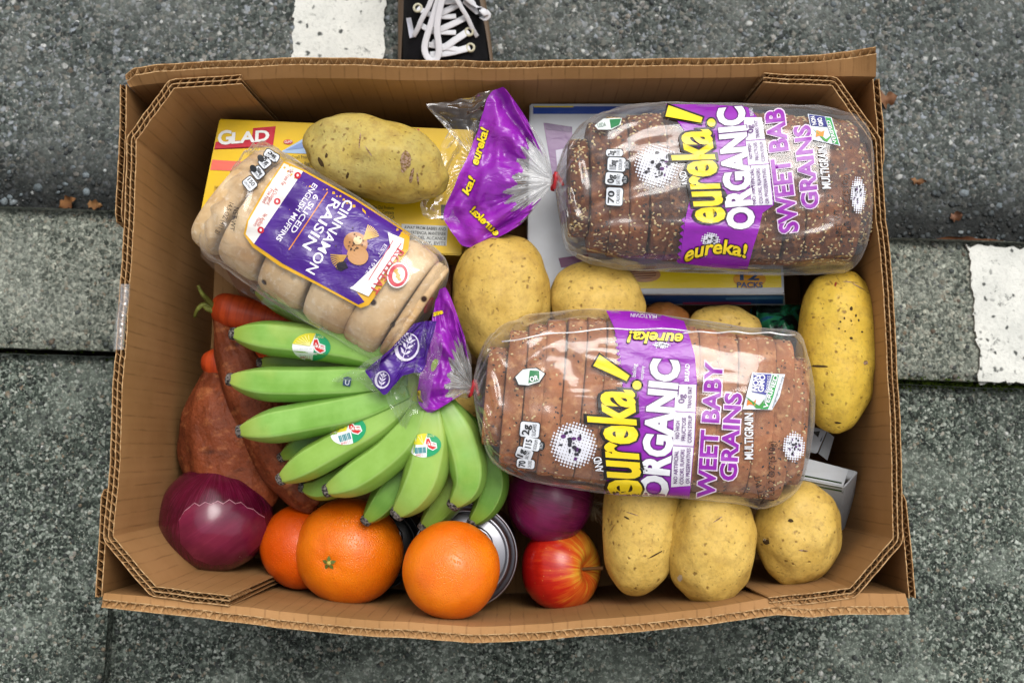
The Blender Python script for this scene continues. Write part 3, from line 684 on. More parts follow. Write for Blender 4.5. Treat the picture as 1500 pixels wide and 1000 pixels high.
# ------------------------------------------------------------------ potatoes
PG = 'potatoes in the box'
PY1 = potato_mat('potato_skin', '#dcba62', '#c6a048'); PY2 = potato_mat('potato_skin_bright', '#dcba48', '#caa236', dirt=.28)
PY3 = potato_mat('potato_skin_green', '#b3a35e', '#bca048', dirt=.55); PY4 = potato_mat('potato_skin_pale', '#d3b25c', '#c09a44', dirt=.3)
def potato(*a, **k):
    rr = random.Random(a[5] * 13); dn = list(k.pop('dents', ()))
    for _ in range(9):             # shallow eyes
        th, x = rr.uniform(0, 2 * PI), rr.uniform(-.75, .75); dn.append(((x, math.cos(th), math.sin(th)), rr.uniform(.06, .13), rr.uniform(.012, .028)))
    return tuber('potato', *a, cat='potato', group=PG, dents=dn, **k)
POT = {}
POT[1] = potato((446, 213), (652, 262), 122, .162, PY3, 1, label='big greenish potato with pink scab lying on the yellow carton', bend=.10, sq=1.15, lump=.08, taper=-.0, dents=(((.2, -.8, .5), .5, .05),))
POT[2] = potato((730, 530), (736, 344), 146, .135, PY4, 2, label='large pale oval potato left of centre, touching the purple bag tail', sq=1.1)
POT[3] = potato((804, 445), (944, 448), 128, .128, PY1, 3, label='round potato between the large pale potato and the cracker carton', lump=.06)
POT[4] = potato((1000, 486), (1114, 484), 76, .10, PY1, 4, label='small potato top peeking out between cracker carton and lower loaf')
POT[5] = potato((1221, 632), (1232, 392), 119, .14, PY2, 5, label='largest bright yellow potato upright against the right box wall', sq=1.3, lump=.05)
POT[6] = potato((930, 870), (944, 672), 112, .12, PY1, 6, label='pear shaped potato below the lower loaf, nearest the apple', taper=-.10, lump=.04, bend=-.05, sq=1.7)
POT[7] = potato((1034, 887), (1050, 706), 129, .135, PY1, 7, label='egg shaped potato with pale eye, middle one below the lower loaf', sq=1.1, lump=.05)
POT[8] = potato((1166, 855), (1173, 702), 129, .125, PY1, 8, label='round potato in the lower right corner beside the white carton', lump=.05, dents=(((.15, .25, .95), .25, .06), ((-.2, -.62, .75), .14, .05)))
POT[9] = potato((640, 610), (700, 590), 58, .105, PY1, 9, label='small potato under the bag neck of the lower loaf')
RUS = potato_mat('russet_skin', '#9a5f2c', '#7e4a22')
POT[10] = potato((935, 478), (1010, 472), 66, .095, RUS, 10, label='dark brown potato peeking out under the cracker carton edge')
# scabs, eyes and nicks: shallow marks on the skin
def marks(k, items, name='skin_scar'):
    o, vs, fs = POT[k]; p = Print([(vs, fs)], first=.0003)
    for ix, (x, y, rx, ry, ang, col) in enumerate(items):
        p.g = '%s/%d' % (name, ix)
        n = 18; pts = []
        for i in range(n):
            a = 2 * PI * i / n; r = 1 + .35 * noise.noise(Vector((math.cos(a) * 1.6 + x, math.sin(a) * 1.6 + y, 1))); u, v_ = rx * r * math.cos(a), ry * r * math.sin(a)
            pts.append((x + u * math.cos(ang) - v_ * math.sin(ang), y + u * math.sin(ang) + v_ * math.cos(ang)))
        p.poly(pts, col, 0, 4)
    for ob in p.build(name, None, None): ob.parent = o; ob.matrix_parent_inverse = o.matrix_world.inverted()
g = G('scab', .8, .2); v = g.co(); SCAB = g.set(col=g.mix(g.mr(g.noise(v, 500, 3), .42, .58), '#a98a76', '#7b6030'), nrm=g.bump(g.noise(v, 600, 3), .8, .002))
g = G('dirt_spot', .9, .2); SPOT = g.set(col='#46351f'); PALE = flat('sprout', '#c8b8a0', .6)
marks(1, [(594, 236, 8, 15, .1, SCAB), (603, 258, 2.5, 12, .2, SCAB), (470, 238, 3, 9, -.5, SPOT), (478, 228, 2, 4, .2, SPOT), (527, 205, 1.3, 11, .1, SCAB), (540, 222, 1.0, 9, -.6, SCAB), (509, 257, 2, 5, .3, SPOT), (612, 262, 1.6, 9, -.1, SCAB)])
marks(5, [(1247, 452, 2.4, 3.2, .2, SPOT), (1254, 462, 1.6, 2.2, .1, SPOT), (1237, 466, 1.4, 1.6, 0, SPOT), (1231, 471, 1.5, 1.5, 0, SPOT), (1247, 470, 1.2, 1.4, 0, SPOT), (1263, 486, 1.6, 1.6, 0, SPOT), (1247, 495, 2.4, 1.8, .3, SPOT), (1258, 469, 1.3, 1.8, 0, SPOT), (1229, 481, 1.5, 1.3, 0, SPOT), (1238, 485, 1.2, 1.2, 0, SPOT), (1200, 536, 13, 1.6, .05, SPOT), (1224, 416, 1.8, 3, .3, flat('red_nick', '#8a2c1a')), (1227, 619, 5, 1.4, .1, SPOT), (1268, 531, 3, 3.5, 0, SCAB), (1258, 420, 12, .9, .5, SCAB), (1245, 413, 12, .8, .1, SCAB)])
marks(8, [(1158, 762, 4, 2.6, .2, SPOT), (1122, 793, 5, 4, .4, SPOT), (1120, 790, 2, 1.6, .4, PALE), (1177, 806, 6, 1.5, .1, SCAB)])
marks(7, [(996, 846, 3.6, 5, .2, PALE), (1052, 760, 8, 1.0, -.6, SCAB)])
marks(6, [(918, 758, 5, 1.2, .5, SPOT), (960, 812, 12, 1.0, -.5, SPOT), (926, 752, 9, .8, .3, SCAB)])

# ------------------------------------------------------------------ sweet potatoes, carrots
g = G('sweet_potato_skin', .6, .3); v = g.co()
c = g.mix(g.mr(g.noise(v, 25, 4), .35, .65), '#8a4424', '#6a321a'); c = g.mix(g.ma('MULTIPLY', g.mr(g.noise(g.vmap(v, (1.6, 1, 1)), 60, 4), .55, .7), .5), c, '#c07a4a')
d = g.vor(g.vmap(v, (1, .35, 1)), 60); c = g.mix(g.ma('MULTIPLY', g.mr(d, .05, .22, .9, 0), g.mr(g.noise(v, 26, 3), .42, .52)), c, '#3a1a0e'); c = g.mix(g.ma('MULTIPLY', g.mr(g.noise(v, 120, 5, .7), .5, .68), .6), c, '#54260f')
SWEET = g.set(col=c, nrm=g.bump(g.ma('ADD', g.noise(v, 90, 5), g.ma('MULTIPLY', g.noise(v, 200, 4), .5)), .7, .004))
tuber('sweet_potato', (352, 790), (320, 508), 140, .045, SWEET, 21, 'large reddish brown sweet potato above the left red onion', 'sweet potato', 'sweet potatoes under the bananas', point=.8, lump=.11, sq=1.1, hfac=.75)
tuber('sweet_potato', (458, 750), (312, 452), 80, .07, SWEET, 22, 'slimmer sweet potato with pointed tip running under the green bananas', 'sweet potato', 'sweet potatoes under the bananas', point=.7, lump=.07, sq=1.3, bend=.12)
g = G('carrot_skin', .45, .4); v = g.co(); ring = g.noise(g.vmap(v, (8, .6, .6)), 40, 3)
CARROT = g.set(col=g.mix(g.mr(ring, .4, .65), '#c4491c', '#a83a16'), nrm=g.bump(ring, .3, .002))
o, _, _ = tuber('carrot', (450, 478), (309, 449), 44, .075, CARROT, 31, 'dark orange carrot with a green stem stub at the left wall', 'carrot', 'carrots at the left side', lump=.03, taper=-.35, sq=2.0)
g = G('carrot_stem', .6, .3); STEM = g.set(col=g.mix(g.mr(g.noise(g.co(), 80), .4, .6), '#7a8038', '#5a5a22'))
for k, pts in enumerate(([(316, 452, 0.080), (305, 440, 0.087), (296, 430, 0.095), (290, 418, 0.098)], [(314, 452, 0.080), (300, 446, 0.084), (290, 452, 0.086), (285, 464, 0.080)], [(313, 455, 0.080), (303, 452, 0.084), (296, 444, 0.083)])):
    q = [Vector(P(*cr(pts, t / 10))) for t in range(11)]; vs, fs = tube(q, [.0035 - .0002 * i for i in range(11)], 8)
    ob = mk('stem', vs, fs, STEM); ob.parent = o; ob.matrix_parent_inverse = o.matrix_world.inverted()
tuber('carrot', (420, 540), (294, 530), 46, .05, CARROT, 32, 'stubby carrot end showing between the two sweet potatoes', 'carrot', 'carrots at the left side', lump=.03, taper=-.1, sq=2.2)
tuber('carrot', (500, 492), (438, 474), 30, .10, CARROT, 33, 'sliver of bright orange carrot behind the uppermost green banana', 'carrot', 'carrots at the left side', lump=.03)

# ------------------------------------------------------------------ oranges
def orange_mat(name, c1, c2):
    g = G(name, .33, .5); v = g.co(); cells = g.vor(v, 520, 'SMOOTH_F1'); big = g.noise(v, 20, 3)
    pits = g.mr(g.vor(v, 620), .05, .45, 0, 1)
    g.put(g.b.inputs['Subsurface Radius'], (.006, .002, .0006)); g.put(g.b.inputs['Subsurface Scale'], .6)
    return g.set(col=g.mix(g.mr(big, .35, .65), c1, c2), nrm=g.bump(g.ma('ADD', pits, g.ma('MULTIPLY', g.noise(v, 90, 3), .9)), .38, .0011), sss=.12)
ORA = orange_mat('orange_peel', '#f07e0c', '#e26604'); ORB = orange_mat('orange_peel_deep', '#df5a04', '#d04c00')
def orange(px, py, rpx, z, mat, label, axis=None, seed=0, sx=1.0, navel=True):
    c = P(px, py, z); r = rpx * mpp(px, py, z); vs = []
    q = Vector((0, 0, 1)).rotation_difference(axis if axis is not None else Vector((0, 0, 1)))
    for p_ in ICO5[0]:
        th = math.acos(max(-1, min(1, p_.z))); ph = math.atan2(p_.y, p_.x)
        k = 1 + .02 * fbm((p_.x * 1.2 + seed, p_.y * 1.2, p_.z * 1.2))
        if navel: k -= .055 * math.exp(-(th / .16) ** 2) + .022 * math.exp(-(th / .42) ** 2) * (.5 + .5 * math.sin(ph * 7 + math.sin(ph * 3)))
        vs.append(q @ Vector((p_.x * r * k * sx, p_.y * r * k, p_.z * r * k * .96)))
    o = mk('orange', [c + v_ for v_ in vs], ICO5[1], mat, org=c, label=label, cat='orange', group='oranges at the front of the box')
    if navel:
        top = c + q @ Vector((0, 0, r * .905)); n_ = q @ Vector((0, 0, 1))
        cv, cf = [], []
        for s_ in range(5):
            a = 2 * PI * s_ / 5 + .3; k = len(cv)
            for (rr_, da, hh) in ((0, 0, .002), (.0045, -.45, .0012), (.0072, 0, .0004), (.0045, .45, .0012)):
                cv.append(top + q @ Vector((rr_ * math.cos(a + da), rr_ * math.sin(a + da), hh)))
            cf.append((k, k + 1, k + 2, k + 3))
        st = flat('calyx', '#b9a24a', .6); cm = mk('calyx', cv, cf, flat('calyx_green', '#5f6a24', .6), o, org=c)
        vs2, fs2 = lathe([(0, .0028), (.0018, .0026), (.0024, .0010), (.0026, -.001)], top, 12, n_); mk('stem_stub', vs2, fs2, st, cm, org=c)
    return o
orange(442, 800, 61, .045, ORB, 'dark orange half hidden between the red onion and the big orange', seed=1, navel=False)
orange(511, 807, 78, .068, ORA, 'big orange with green stem scar facing up beside the bananas', axis=Vector((-.26, -.16, 1)).normalized(), seed=2, sx=1.02)
orange(661, 834, 71.5, .142, ORA, 'shiny orange resting on the silver can lid', seed=5, navel=False)

# ------------------------------------------------------------------ apple
g = G('apple_skin', .28, .5); v = g.co(); sep = g.t.nodes.new('ShaderNodeSeparateXYZ'); g.put(sep.inputs[0], v)
ang_ = g.ma('ARCTAN2', sep.outputs[1], sep.outputs[0]); cmb = g.n('CombineXYZ', {0: g.ma('MULTIPLY', g.ma('COSINE', ang_), 1.0), 1: g.ma('SINE', ang_), 2: g.ma('MULTIPLY', sep.outputs[2], 4.0)})
stri = g.noise(g.vmap(cmb, (1, 1, 1)), 9, 5, .7); pat = g.noise(v, 22, 3)
side = g.mr(g.ma('ADD', g.ma('MULTIPLY', sep.outputs[2], 16.0), g.ma('ADD', g.ma('MULTIPLY', stri, 1.1), g.ma('MULTIPLY', pat, .9))), .86, 1.75)
c = g.ramp(side, [(0, '#a3100e'), (.35, '#bb2212'), (.62, '#cf5a1c'), (.85, '#d9a032'), (1, '#c6ad3c')])
sp = g.mr(g.vor(v, 160), .06, .10, 1, 0); c = g.mix(g.ma('MULTIPLY', sp, .5), c, '#e0b060')
APPLE = g.set(col=c, nrm=g.bump(g.noise(v, 60, 3), .06, .002))
c0 = P(822, 832, .07); r = 62 * mpp(822, 832, .07); ax = Vector((.80, .02, .60)).normalized(); qa = Vector((0, 0, 1)).rotation_difference(ax)
prof = []
for i in range(61):
    th = PI * i / 60; rad = math.sin(th) * (1 - .04 * math.cos(th)) ; zz = math.cos(th) * .90
    zz -= .30 * math.exp(-(math.sin(th) / .30) ** 2) if th < PI / 2 else -.16 * math.exp(-(math.sin(th) / .26) ** 2)
    prof.append((max(rad * r * (1.04 if th < 1.4 else 1.04 - .10 * (th - 1.4) / 1.74), 1e-5), zz * r))
n = 72; vs = []
for rd, zz in prof:
    for k in range(n):
        a = 2 * PI * k / n; f = 1 + .018 * math.cos(5 * a) * (1 if zz < 0 else .5) + .02 * math.sin(a + 1); vs.append(Vector((rd * f * math.cos(a), rd * f * math.sin(a), zz)))
me = bpy.data.meshes.new('apple'); me.from_pydata([tuple(v_) for v_ in vs], [], grid_faces(61, n, True)); me.materials.append(APPLE); me.polygons.foreach_set('use_smooth', [True] * len(me.polygons))
apple = bpy.data.objects.new('apple', me); COL.objects.link(apple); apple.matrix_world = Matrix.Translation(c0) @ qa.to_matrix().to_4x4()
setp(apple, 'red and yellow apple with its stem pointing right', 'apple')
q = [Vector((.001 * math.sin(t * .3), .002 * t / 8, r * (.55 + .62 * t / 8))) for t in range(9)]; vs, fs = tube(q, [.0016 + .0005 * (i / 8) ** 4 for i in range(9)], 8)
mk('stem', vs, fs, flat('apple_stem', '#6b4a22', .7), apple)

# ------------------------------------------------------------------ red onions
def onion_mat(name, c1, c2, c3):
    g = G(name, .16, .6); v = g.co(); sep = g.t.nodes.new('ShaderNodeSeparateXYZ'); g.put(sep.inputs[0], v)
    a = g.ma('ARCTAN2', sep.outputs[1], sep.outputs[0])
    cmb = g.n('CombineXYZ', {0: g.ma('MULTIPLY', g.ma('COSINE', a), 3.0), 1: g.ma('MULTIPLY', g.ma('SINE', a), 3.0), 2: g.ma('MULTIPLY', sep.outputs[2], 5)})
    st = g.noise(cmb, 5, 4, .65); big = g.noise(v, 18, 4)
    c = g.mix(g.mr(st, .36, .62), c1, c2); c = g.mix(g.ma('MULTIPLY', g.mr(g.noise(cmb, 14, 3, .6), .52, .66), .35), c, '#8a2f52'); c = g.mix(g.ma('MULTIPLY', g.mr(big, .45, .7), .8), c, c3)
    return g.set(col=c, nrm=g.bump(g.ma('ADD', st, g.ma('MULTIPLY', big, 1.2)), .10, .002), rough=g.mr(big, .3, .7, .12, .28))
ON1 = onion_mat('onion_skin', '#4a081f', '#5c0c2a', '#2a0512'); ON2 = onion_mat('onion_skin_bright', '#6c1242', '#4e0e30', '#84245a'); PEEL = onion_mat('onion_peel', '#641234', '#7a2440', '#4a0a22')
TORN = flat('torn_skin', '#a8707e', .5)
def onion(px, py, rpx, z, mat, axis, label, peel, roots, seed):
    c = P(px, py, z); r = rpx * mpp(px, py, z); q = Vector((0, 0, 1)).rotation_difference(axis.normalized()); M_ = Matrix.Translation(c) @ q.to_matrix().to_4x4()
    def surf(th, ph, k=1.0):
        m = 1 + .025 * fbm((math.cos(ph) * 1.2 + seed, math.sin(ph) * 1.2, th)) + .006 * math.sin(ph * 9 + seed)
        rad = math.sin(th) * r * m * k; zz = math.cos(th) * r * .93 * k
        if th < .35: zz += r * .05 * (1 - th / .35) ** 1.5
        if th > 2.85: zz += r * .05 * ((th - 2.85) / .29)
        return Vector((rad * math.cos(ph), rad * math.sin(ph), zz))
    nu, nv = 60, 96
    vs = [surf(max(.001, PI * i / nu), 2 * PI * j / nv) for i in range(nu + 1) for j in range(nv)]
    me = bpy.data.meshes.new('red_onion'); me.from_pydata([tuple(v_) for v_ in vs], [], grid_faces(nu + 1, nv, True)); me.materials.append(mat); me.polygons.foreach_set('use_smooth', [True] * len(me.polygons))
    o = bpy.data.objects.new('red_onion', me); COL.objects.link(o); o.matrix_world = M_; setp(o, label, 'onion', 'red onions')
    if peel:                       # thin dry skin, torn along an uneven edge
        p = Print([([M_ @ v_ for v_ in vs], grid_faces(nu + 1, nv, True))], first=.0006, gap=.0003)
        top = [(262, 762), (270, 748), (279, 741), (285, 736), (292, 740), (300, 735), (309, 738), (319, 733), (327, 737), (336, 731), (345, 737), (353, 735), (362, 743), (371, 745), (379, 752), (388, 757)]
        p.g = 'peeling_skin'; p.poly(top + [(391, 775), (382, 797), (362, 815), (338, 826), (310, 828), (284, 817), (264, 795)], PEEL, 0, 5)
        p.g = 'torn_edge'
        for a, b in zip(top, top[1:]): k = .3 + abs(math.sin(a[0] * .9)) * .9; p.poly([(a[0], a[1] - .3), (b[0], b[1] - .3), (b[0], b[1] + k), (a[0], a[1] + k * .7)], TORN, 1, None)
        for ob in p.build('peeling_skin', None, None): ob.parent = o; ob.matrix_parent_inverse = M_.inverted()
    if roots:
        vs, fs = [], []; rr = random.Random(seed)
        for _ in range(46):
            a = rr.uniform(0, 6.3); s_ = surf(PI - rr.uniform(.02, .16), a); d_ = Vector((rr.gauss(0, .6), rr.gauss(0, .6), -1)).normalized(); L = rr.uniform(.008, .022)
            tv, tf = tube([s_ + d_ * L * t / 5 + Vector((.003 * math.sin(t + a), .003 * math.cos(t * .8 + a), 0)) * (t / 5) for t in range(6)], [.0005 - .00005 * t for t in range(6)], 5)
            k = len(vs); vs += tv; fs += [tuple(k + i for i in x) for x in tf]
        mk('roots', vs, fs, flat('onion_root', '#a58c6a', .8), o, kind='stuff')
    return o
onion(316, 758, 83, .05, ON1, Vector((.12, .95, .32)), 'dark red onion with torn skin in the lower left corner', (1.05, 2.6, 0, 2 * PI), False, 3)
onion(806, 728, 68, .08, ON2, Vector((-.92, .25, .2)), 'purple onion with dry roots between the lower loaf and apple', None, True, 6)

# ------------------------------------------------------------------ bananas: one bunch
def banana_mat(name, c1, c2, ctip):
    g = G(name, .38, .45); v = g.co('UV'); ob_ = g.co(); sep = g.t.nodes.new('ShaderNodeSeparateXYZ'); g.put(sep.inputs[0], v)
    c = g.mix(g.mr(g.noise(ob_, 35, 4), .35, .65), c1, c2)
    c = g.mix(g.ma('MULTIPLY', g.n('ObjectInfo', out='Random'), .30), c, '#b4bd50'); c = g.mix(g.mr(sep.outputs[0], .0, .16, .6, 0), c, ctip); c = g.mix(g.ma('MULTIPLY', g.mr(g.noise(ob_, 14, 3), .55, .75), .5), c, '#b9c25c'); c = g.mix(g.ma('MULTIPLY', g.mr(g.noise(g.vmap(ob_, (1, 1, 1), (0, 0, .7)), 75, 6, .8), .66, .70), .55), c, '#6b6a30')
    c = g.mix(g.mr(sep.outputs[0], .75, 1.0, 0, .5), c, '#3c6a18')
    rid = g.ma('ABSOLUTE', g.ma('SUBTRACT', g.ma('FRACT', g.ma('ADD', g.ma('MULTIPLY', sep.outputs[1], 5), 0.0)), .5))
    c = g.mix(g.ma('MULTIPLY', g.mr(rid, .0, .07, 1, 0), .35), c, '#a9c878')
    sp = g.ma('MULTIPLY', g.mr(g.vor(g.vmap(ob_, (1, 1, 1)), 85), .03, .08, 1, 0), g.mr(g.noise(ob_, 45), .62, .66)); c = g.mix(g.ma('MULTIPLY', sp, .75), c, '#3a3a16')
    return g.set(col=c, nrm=g.bump(g.ma('ADD', g.noise(ob_, 60, 4), g.ma('MULTIPLY', g.noise(ob_, 500, 2), .2)), .12, .002))
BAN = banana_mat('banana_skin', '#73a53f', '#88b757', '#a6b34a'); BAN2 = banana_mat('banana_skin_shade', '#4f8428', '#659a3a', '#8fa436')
g = G('banana_tip', .8, .3); TIP = g.set(col=g.mix(g.mr(g.noise(g.co(), 500, 3), .42, .6), '#1c1714', '#77706a'))
BORG = P(615, 560, .14)
bunch = empty('banana_bunch', BORG, 'bunch of green bananas fanning out below the muffin bag', 'bananas')
def banana(pts, rpx, mat, twist=0.0, seed=0, rend=.55):
    twist = PI / 5 + (twist - .3) * .6
    """pts from tip to stem, (px, py, z); a rounded five-sided section that narrows into a short black tip and into the stem"""
    N, K = 46, 45; path = [Vector(P(*cr(pts, i / (N - 1)))) for i in range(N)]
    r0 = rpx * mpp(pts[1][0], pts[1][1], pts[1][2]); L = sum((b - a).length for a, b in zip(path, path[1:]))
    vs, uv = [], []; s = 0
    for i, p_ in enumerate(path):
        if i: s += (p_ - path[i - 1]).length
        t = s / L; d = (path[min(i + 1, N - 1)] - path[max(i - 1, 0)]).normalized(); sd = d.cross(Vector((0, 0, 1))).normalized(); u = sd.cross(d)
        e = s / (r0 * 2.3); k = .36 + .64 * math.sin(min(1, e) * PI / 2) ** .8 if e < 1 else 1.0
        k *= 1 - (1 - rend) * max(0, (t - .62) / .38) ** 1.6
        for j in range(K):
            a = 2 * PI * j / K; am_ = (a - PI / 2 - twist + PI / 5) % (2 * PI / 5) - PI / 5; pent = .22 + .78 * (.93 * math.cos(PI / 5) / math.cos(PI / 5 - abs(am_)) + .10) + .035 * math.exp(-(am_ / .13) ** 2) + .02 * math.cos(a * 2 + seed)
            rr_ = r0 * k * pent * (1 + .02 * noise.noise(Vector((t * 4, math.cos(a), seed))))
            vs.append(p_ + sd * math.cos(a) * rr_ + u * math.sin(a) * rr_ * .95); uv.append((t, ((a - PI / 2 - twist) / (2 * PI) + .1) % 1))
    fs = grid_faces(N, K, True); fs.append(tuple((N - 1) * K + j for j in range(K)))
    o = mk('banana', vs, fs, mat, bunch, uvs=uv, org=BORG)
    d = (path[0] - path[1]).normalized(); rt = r0 * .35
    tv, tf = lathe([(rt * 1.02, -.001), (rt * 1.05, .0015), (rt * .95, .0045), (rt * .75, .0052), (rt * .5, .0035), (rt * .2, .0045), (0, .0042)], path[0], 16, d)
    mk('tip', tv, tf, TIP, o, org=BORG)
    return o, vs, fs
BN = {}
zl = .118                           # lower tier first, then the upper tier
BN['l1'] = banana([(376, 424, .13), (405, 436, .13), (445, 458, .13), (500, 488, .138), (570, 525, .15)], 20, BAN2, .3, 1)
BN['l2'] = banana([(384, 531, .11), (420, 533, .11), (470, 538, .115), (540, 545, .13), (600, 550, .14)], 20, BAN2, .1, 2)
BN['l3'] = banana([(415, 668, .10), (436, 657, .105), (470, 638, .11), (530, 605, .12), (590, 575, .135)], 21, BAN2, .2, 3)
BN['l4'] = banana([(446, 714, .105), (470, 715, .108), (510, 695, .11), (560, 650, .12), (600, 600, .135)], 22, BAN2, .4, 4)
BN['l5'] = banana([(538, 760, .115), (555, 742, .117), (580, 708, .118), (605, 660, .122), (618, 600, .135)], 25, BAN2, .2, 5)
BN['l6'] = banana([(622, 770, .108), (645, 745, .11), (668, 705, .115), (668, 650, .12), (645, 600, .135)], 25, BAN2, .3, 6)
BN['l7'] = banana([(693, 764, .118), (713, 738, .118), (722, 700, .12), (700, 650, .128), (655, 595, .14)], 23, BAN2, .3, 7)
BN['u1'] = banana([(345, 489, .142), (385, 493, .146), (450, 500, .15), (520, 510, .158), (600, 540, .165)], 27, BAN, .25, 8)
BN['u2'] = banana([(340, 556, .142), (385, 561, .146), (450, 562, .15), (520, 560, .156), (600, 556, .163)], 27, BAN, .35, 9)
BN['u3'] = banana([(355, 631, .142), (400, 623, .148), (460, 612, .152), (530, 597, .158), (600, 572, .163)], 28, BAN, .3, 10)
BN['u4'] = banana([(414, 700, .142), (452, 678, .148), (510, 645, .152), (560, 615, .157), (606, 580, .16)], 26, BAN, .45, 11)
BN['u5'] = banana([(482, 717, .142), (522, 699, .148), (570, 665, .152), (602, 628, .156), (618, 586, .16)], 28.5, BAN, .5, 12)
BN['u6'] = banana([(584, 750, .142), (607, 724, .148), (623, 690, .152), (632, 640, .154), (630, 585, .158)], 33, BAN, .3, 13, rend=.5)
BN['u7'] = banana([(666, 737, .142), (684, 712, .147), (685, 680, .15), (672, 635, .152), (646, 585, .157)], 29.5, BAN, .2, 14, rend=.5)
q = [Vector(P(x, y, z)) for x, y, z in ((600, 590, .140), (612, 570, .15), (622, 548, .156), (634, 520, .160))]
vs, fs = tube(q, [.020, .022, .020, .016], 16); mk('crown', vs, fs, BAN2, bunch, org=BORG)
def sticker(key, cx, cy, ang, r=20):
    o, vs, fs = BN[key]; p = Print([(vs, fs)], gap=.00022, first=.0004); ca, sa = math.cos(ang), math.sin(ang)
    T = lambda u, v_: (cx + (u * ca - v_ * sa) * r, cy + (u * sa + v_ * ca) * r)
    ell = lambda a0, a1, n=16: [T(1.28 * math.cos(a0 + (a1 - a0) * i / n), .92 * math.sin(a0 + (a1 - a0) * i / n)) for i in range(n + 1)]
    p.poly(ell(0, 2 * PI, 30)[:-1], '#e9edea', 0, 4)
    p.poly(ell(-1.35, 1.5), '#179a63', 1, 4)
    p.poly([T(-.1, -.05)] + ell(-2.95, -1.35), '#d9cf2a', 1, 4)
    for k in range(6): a = -2.85 + k * .22; p.line(T(-.1, -.1), T(1.15 * math.cos(a), .8 * math.sin(a)), 1.0, '#f4ee9a', 2, None)
    p.poly([T(.12, -.55), T(.42, -.6), T(.55, -.25), T(.92, -.12), T(.95, .28), T(.6, .45), T(.25, .25), T(.05, -.15)], '#e9edea', 2, 4)
    p.poly([T(.17, -.48), T(.38, -.52), T(.5, -.18), T(.86, -.06), T(.88, .24), T(.6, .37), T(.3, .18), T(.12, -.15)], '#cf2f2c', 3, 4)
    p.text('Del Monte', T(.2, -.02), T(.86, .19), .26 * r, '#f2f0ea', layer=4, step=None, bold=.03)
    for k in range(7): p.line(T(-.72 + k * .12, .12), T(-.72 + k * .12, .58), 1.6 if k % 3 else 2.6, '#4d8f96', 1, None)
    p.text('#4011', T(-.75, .78), T(-.1, .84), .2 * r, '#d86a70', layer=1, step=None)
    p.text('ECUADOR', T(.15, -.66), T(.8, -.58), .15 * r, '#d8e08a', layer=2, step=None)
    p.build('sticker', o, BORG)
sticker('u1', 456, 508, .02, 22); sticker('u4', 510, 631, -.30, 21); sticker('u6', 622, 652, -.08, 19)

# ------------------------------------------------------------------ bagged breads
FILM = film_mat('clear_film', haze=.012, edge=.30, bscale=16, bst=.20, base=-.004, rough=.045)
NECKF = film_mat('gathered_film', haze=.22, base=.06, rough=.16, bscale=160, bst=.6, streak=True)
TAILF = film_mat('loose_film', edge=.18, haze=.02, base=.01, rough=.08, bscale=40, bst=.35)
PURP = plastic_mat('purple_film', '#9424ac', '#82209c', .25, .25, 45); PURPT = plastic_mat('purple_tail_film', '#9a2ab0', '#84209e', .25, .5, 60); DEEP = plastic_mat('deep_purple_film', '#491a88', '#3d1474', .24, .35, 50)
class Loft:
    """a bag body: stations (upper edge px, lower edge px, centre z, half height); closed round section"""
    def __init__(s, st, seed=0, amp=.0016, e=2.7):
        s.st = st; s.seed = seed; s.amp = amp; s.e = e; rr = random.Random(seed)
        s.cre = [(rr.random(), rr.uniform(.1, .9) * PI, rr.uniform(0, PI), rr.uniform(-1, 1), rr.uniform(.2, .6)) for _ in range(26)]
        s.sharp = [(rr.uniform(0, .95), rr.uniform(.05, .95) * PI, rr.gauss(0, .35), rr.uniform(-1, 1), rr.uniform(.15, .5)) for _ in range(80)]
    def sec(s, t):
        x = t * (len(s.st) - 1); flatst = [(a[0], a[1], b[0], b[1], z, h) for a, b, z, h in s.st]
        ux, uy, lx, ly, z, h = cr(flatst, t); A, B = P(ux, uy, z), P(lx, ly, z); return (A + B) / 2, (A - B) / 2, max(h, .002)
    def pt(s, t, a, grow=0.0, wr=True):
        c, wv, h = s.sec(t); w_ = wv.length; wv = wv.normalized(); e = 2 / s.e
        ca, sa = math.cos(a), math.sin(a); x = math.copysign(abs(ca) ** e, ca); y = math.copysign(abs(sa) ** e, sa)
        d = 0
        if wr:
            k = min(1, min(t, 1 - t) * 8)
            d = s.amp * (fbm((t * 9, math.cos(a) * 2.2 + s.seed, math.sin(a) * 2.2)) + .6 * fbm((t * 4 + 7, math.cos(a) * 5 + s.seed, math.sin(a) * 5))) * (.4 + .6 * k)
            d += s.amp * 3.2 * math.exp(-t / .16) * math.sin(a * 17 + 3 * math.sin(t * 30 + a * 2))        # pleats that run out of the tied neck
            for ct, ca_, cd_, am, wd in s.cre:
                u, v_ = (t - ct) * 2.4, (a - ca_); al = u * math.cos(cd_) + v_ * math.sin(cd_); ac = -u * math.sin(cd_) + v_ * math.cos(cd_)
                if abs(al) < wd and abs(ac) < .2: d += s.amp * 1.5 * am * math.exp(-(ac / .055) ** 2) * (1 - (al / wd) ** 2)
            for ct, ca_, cd_, am, wd in s.sharp:
                u, v_ = (t - ct) * 2.4, (a - ca_); al = u * math.cos(cd_) + v_ * math.sin(cd_); ac = -u * math.sin(cd_) + v_ * math.cos(cd_)
                if abs(al) < wd and abs(ac) < .12: d += s.amp * .95 * am * math.exp(-(ac / .030) ** 2) * (1 - (al / wd) ** 2) * max(.45, 1 - t / .45)
        d += grow
        return c + wv * x * (w_ + d * abs(ca)) + Vector((0, 0, 1)) * y * (h + d * abs(sa))
    def mesh(s, n=190, m=150, **k):
        vs = [s.pt(i / (n - 1), 2 * PI * j / m, **k) for i in range(n) for j in range(m)]; fs = grid_faces(n, m, True)
        fs.append(tuple((n - 1) * m + j for j in range(m))); return vs, fs
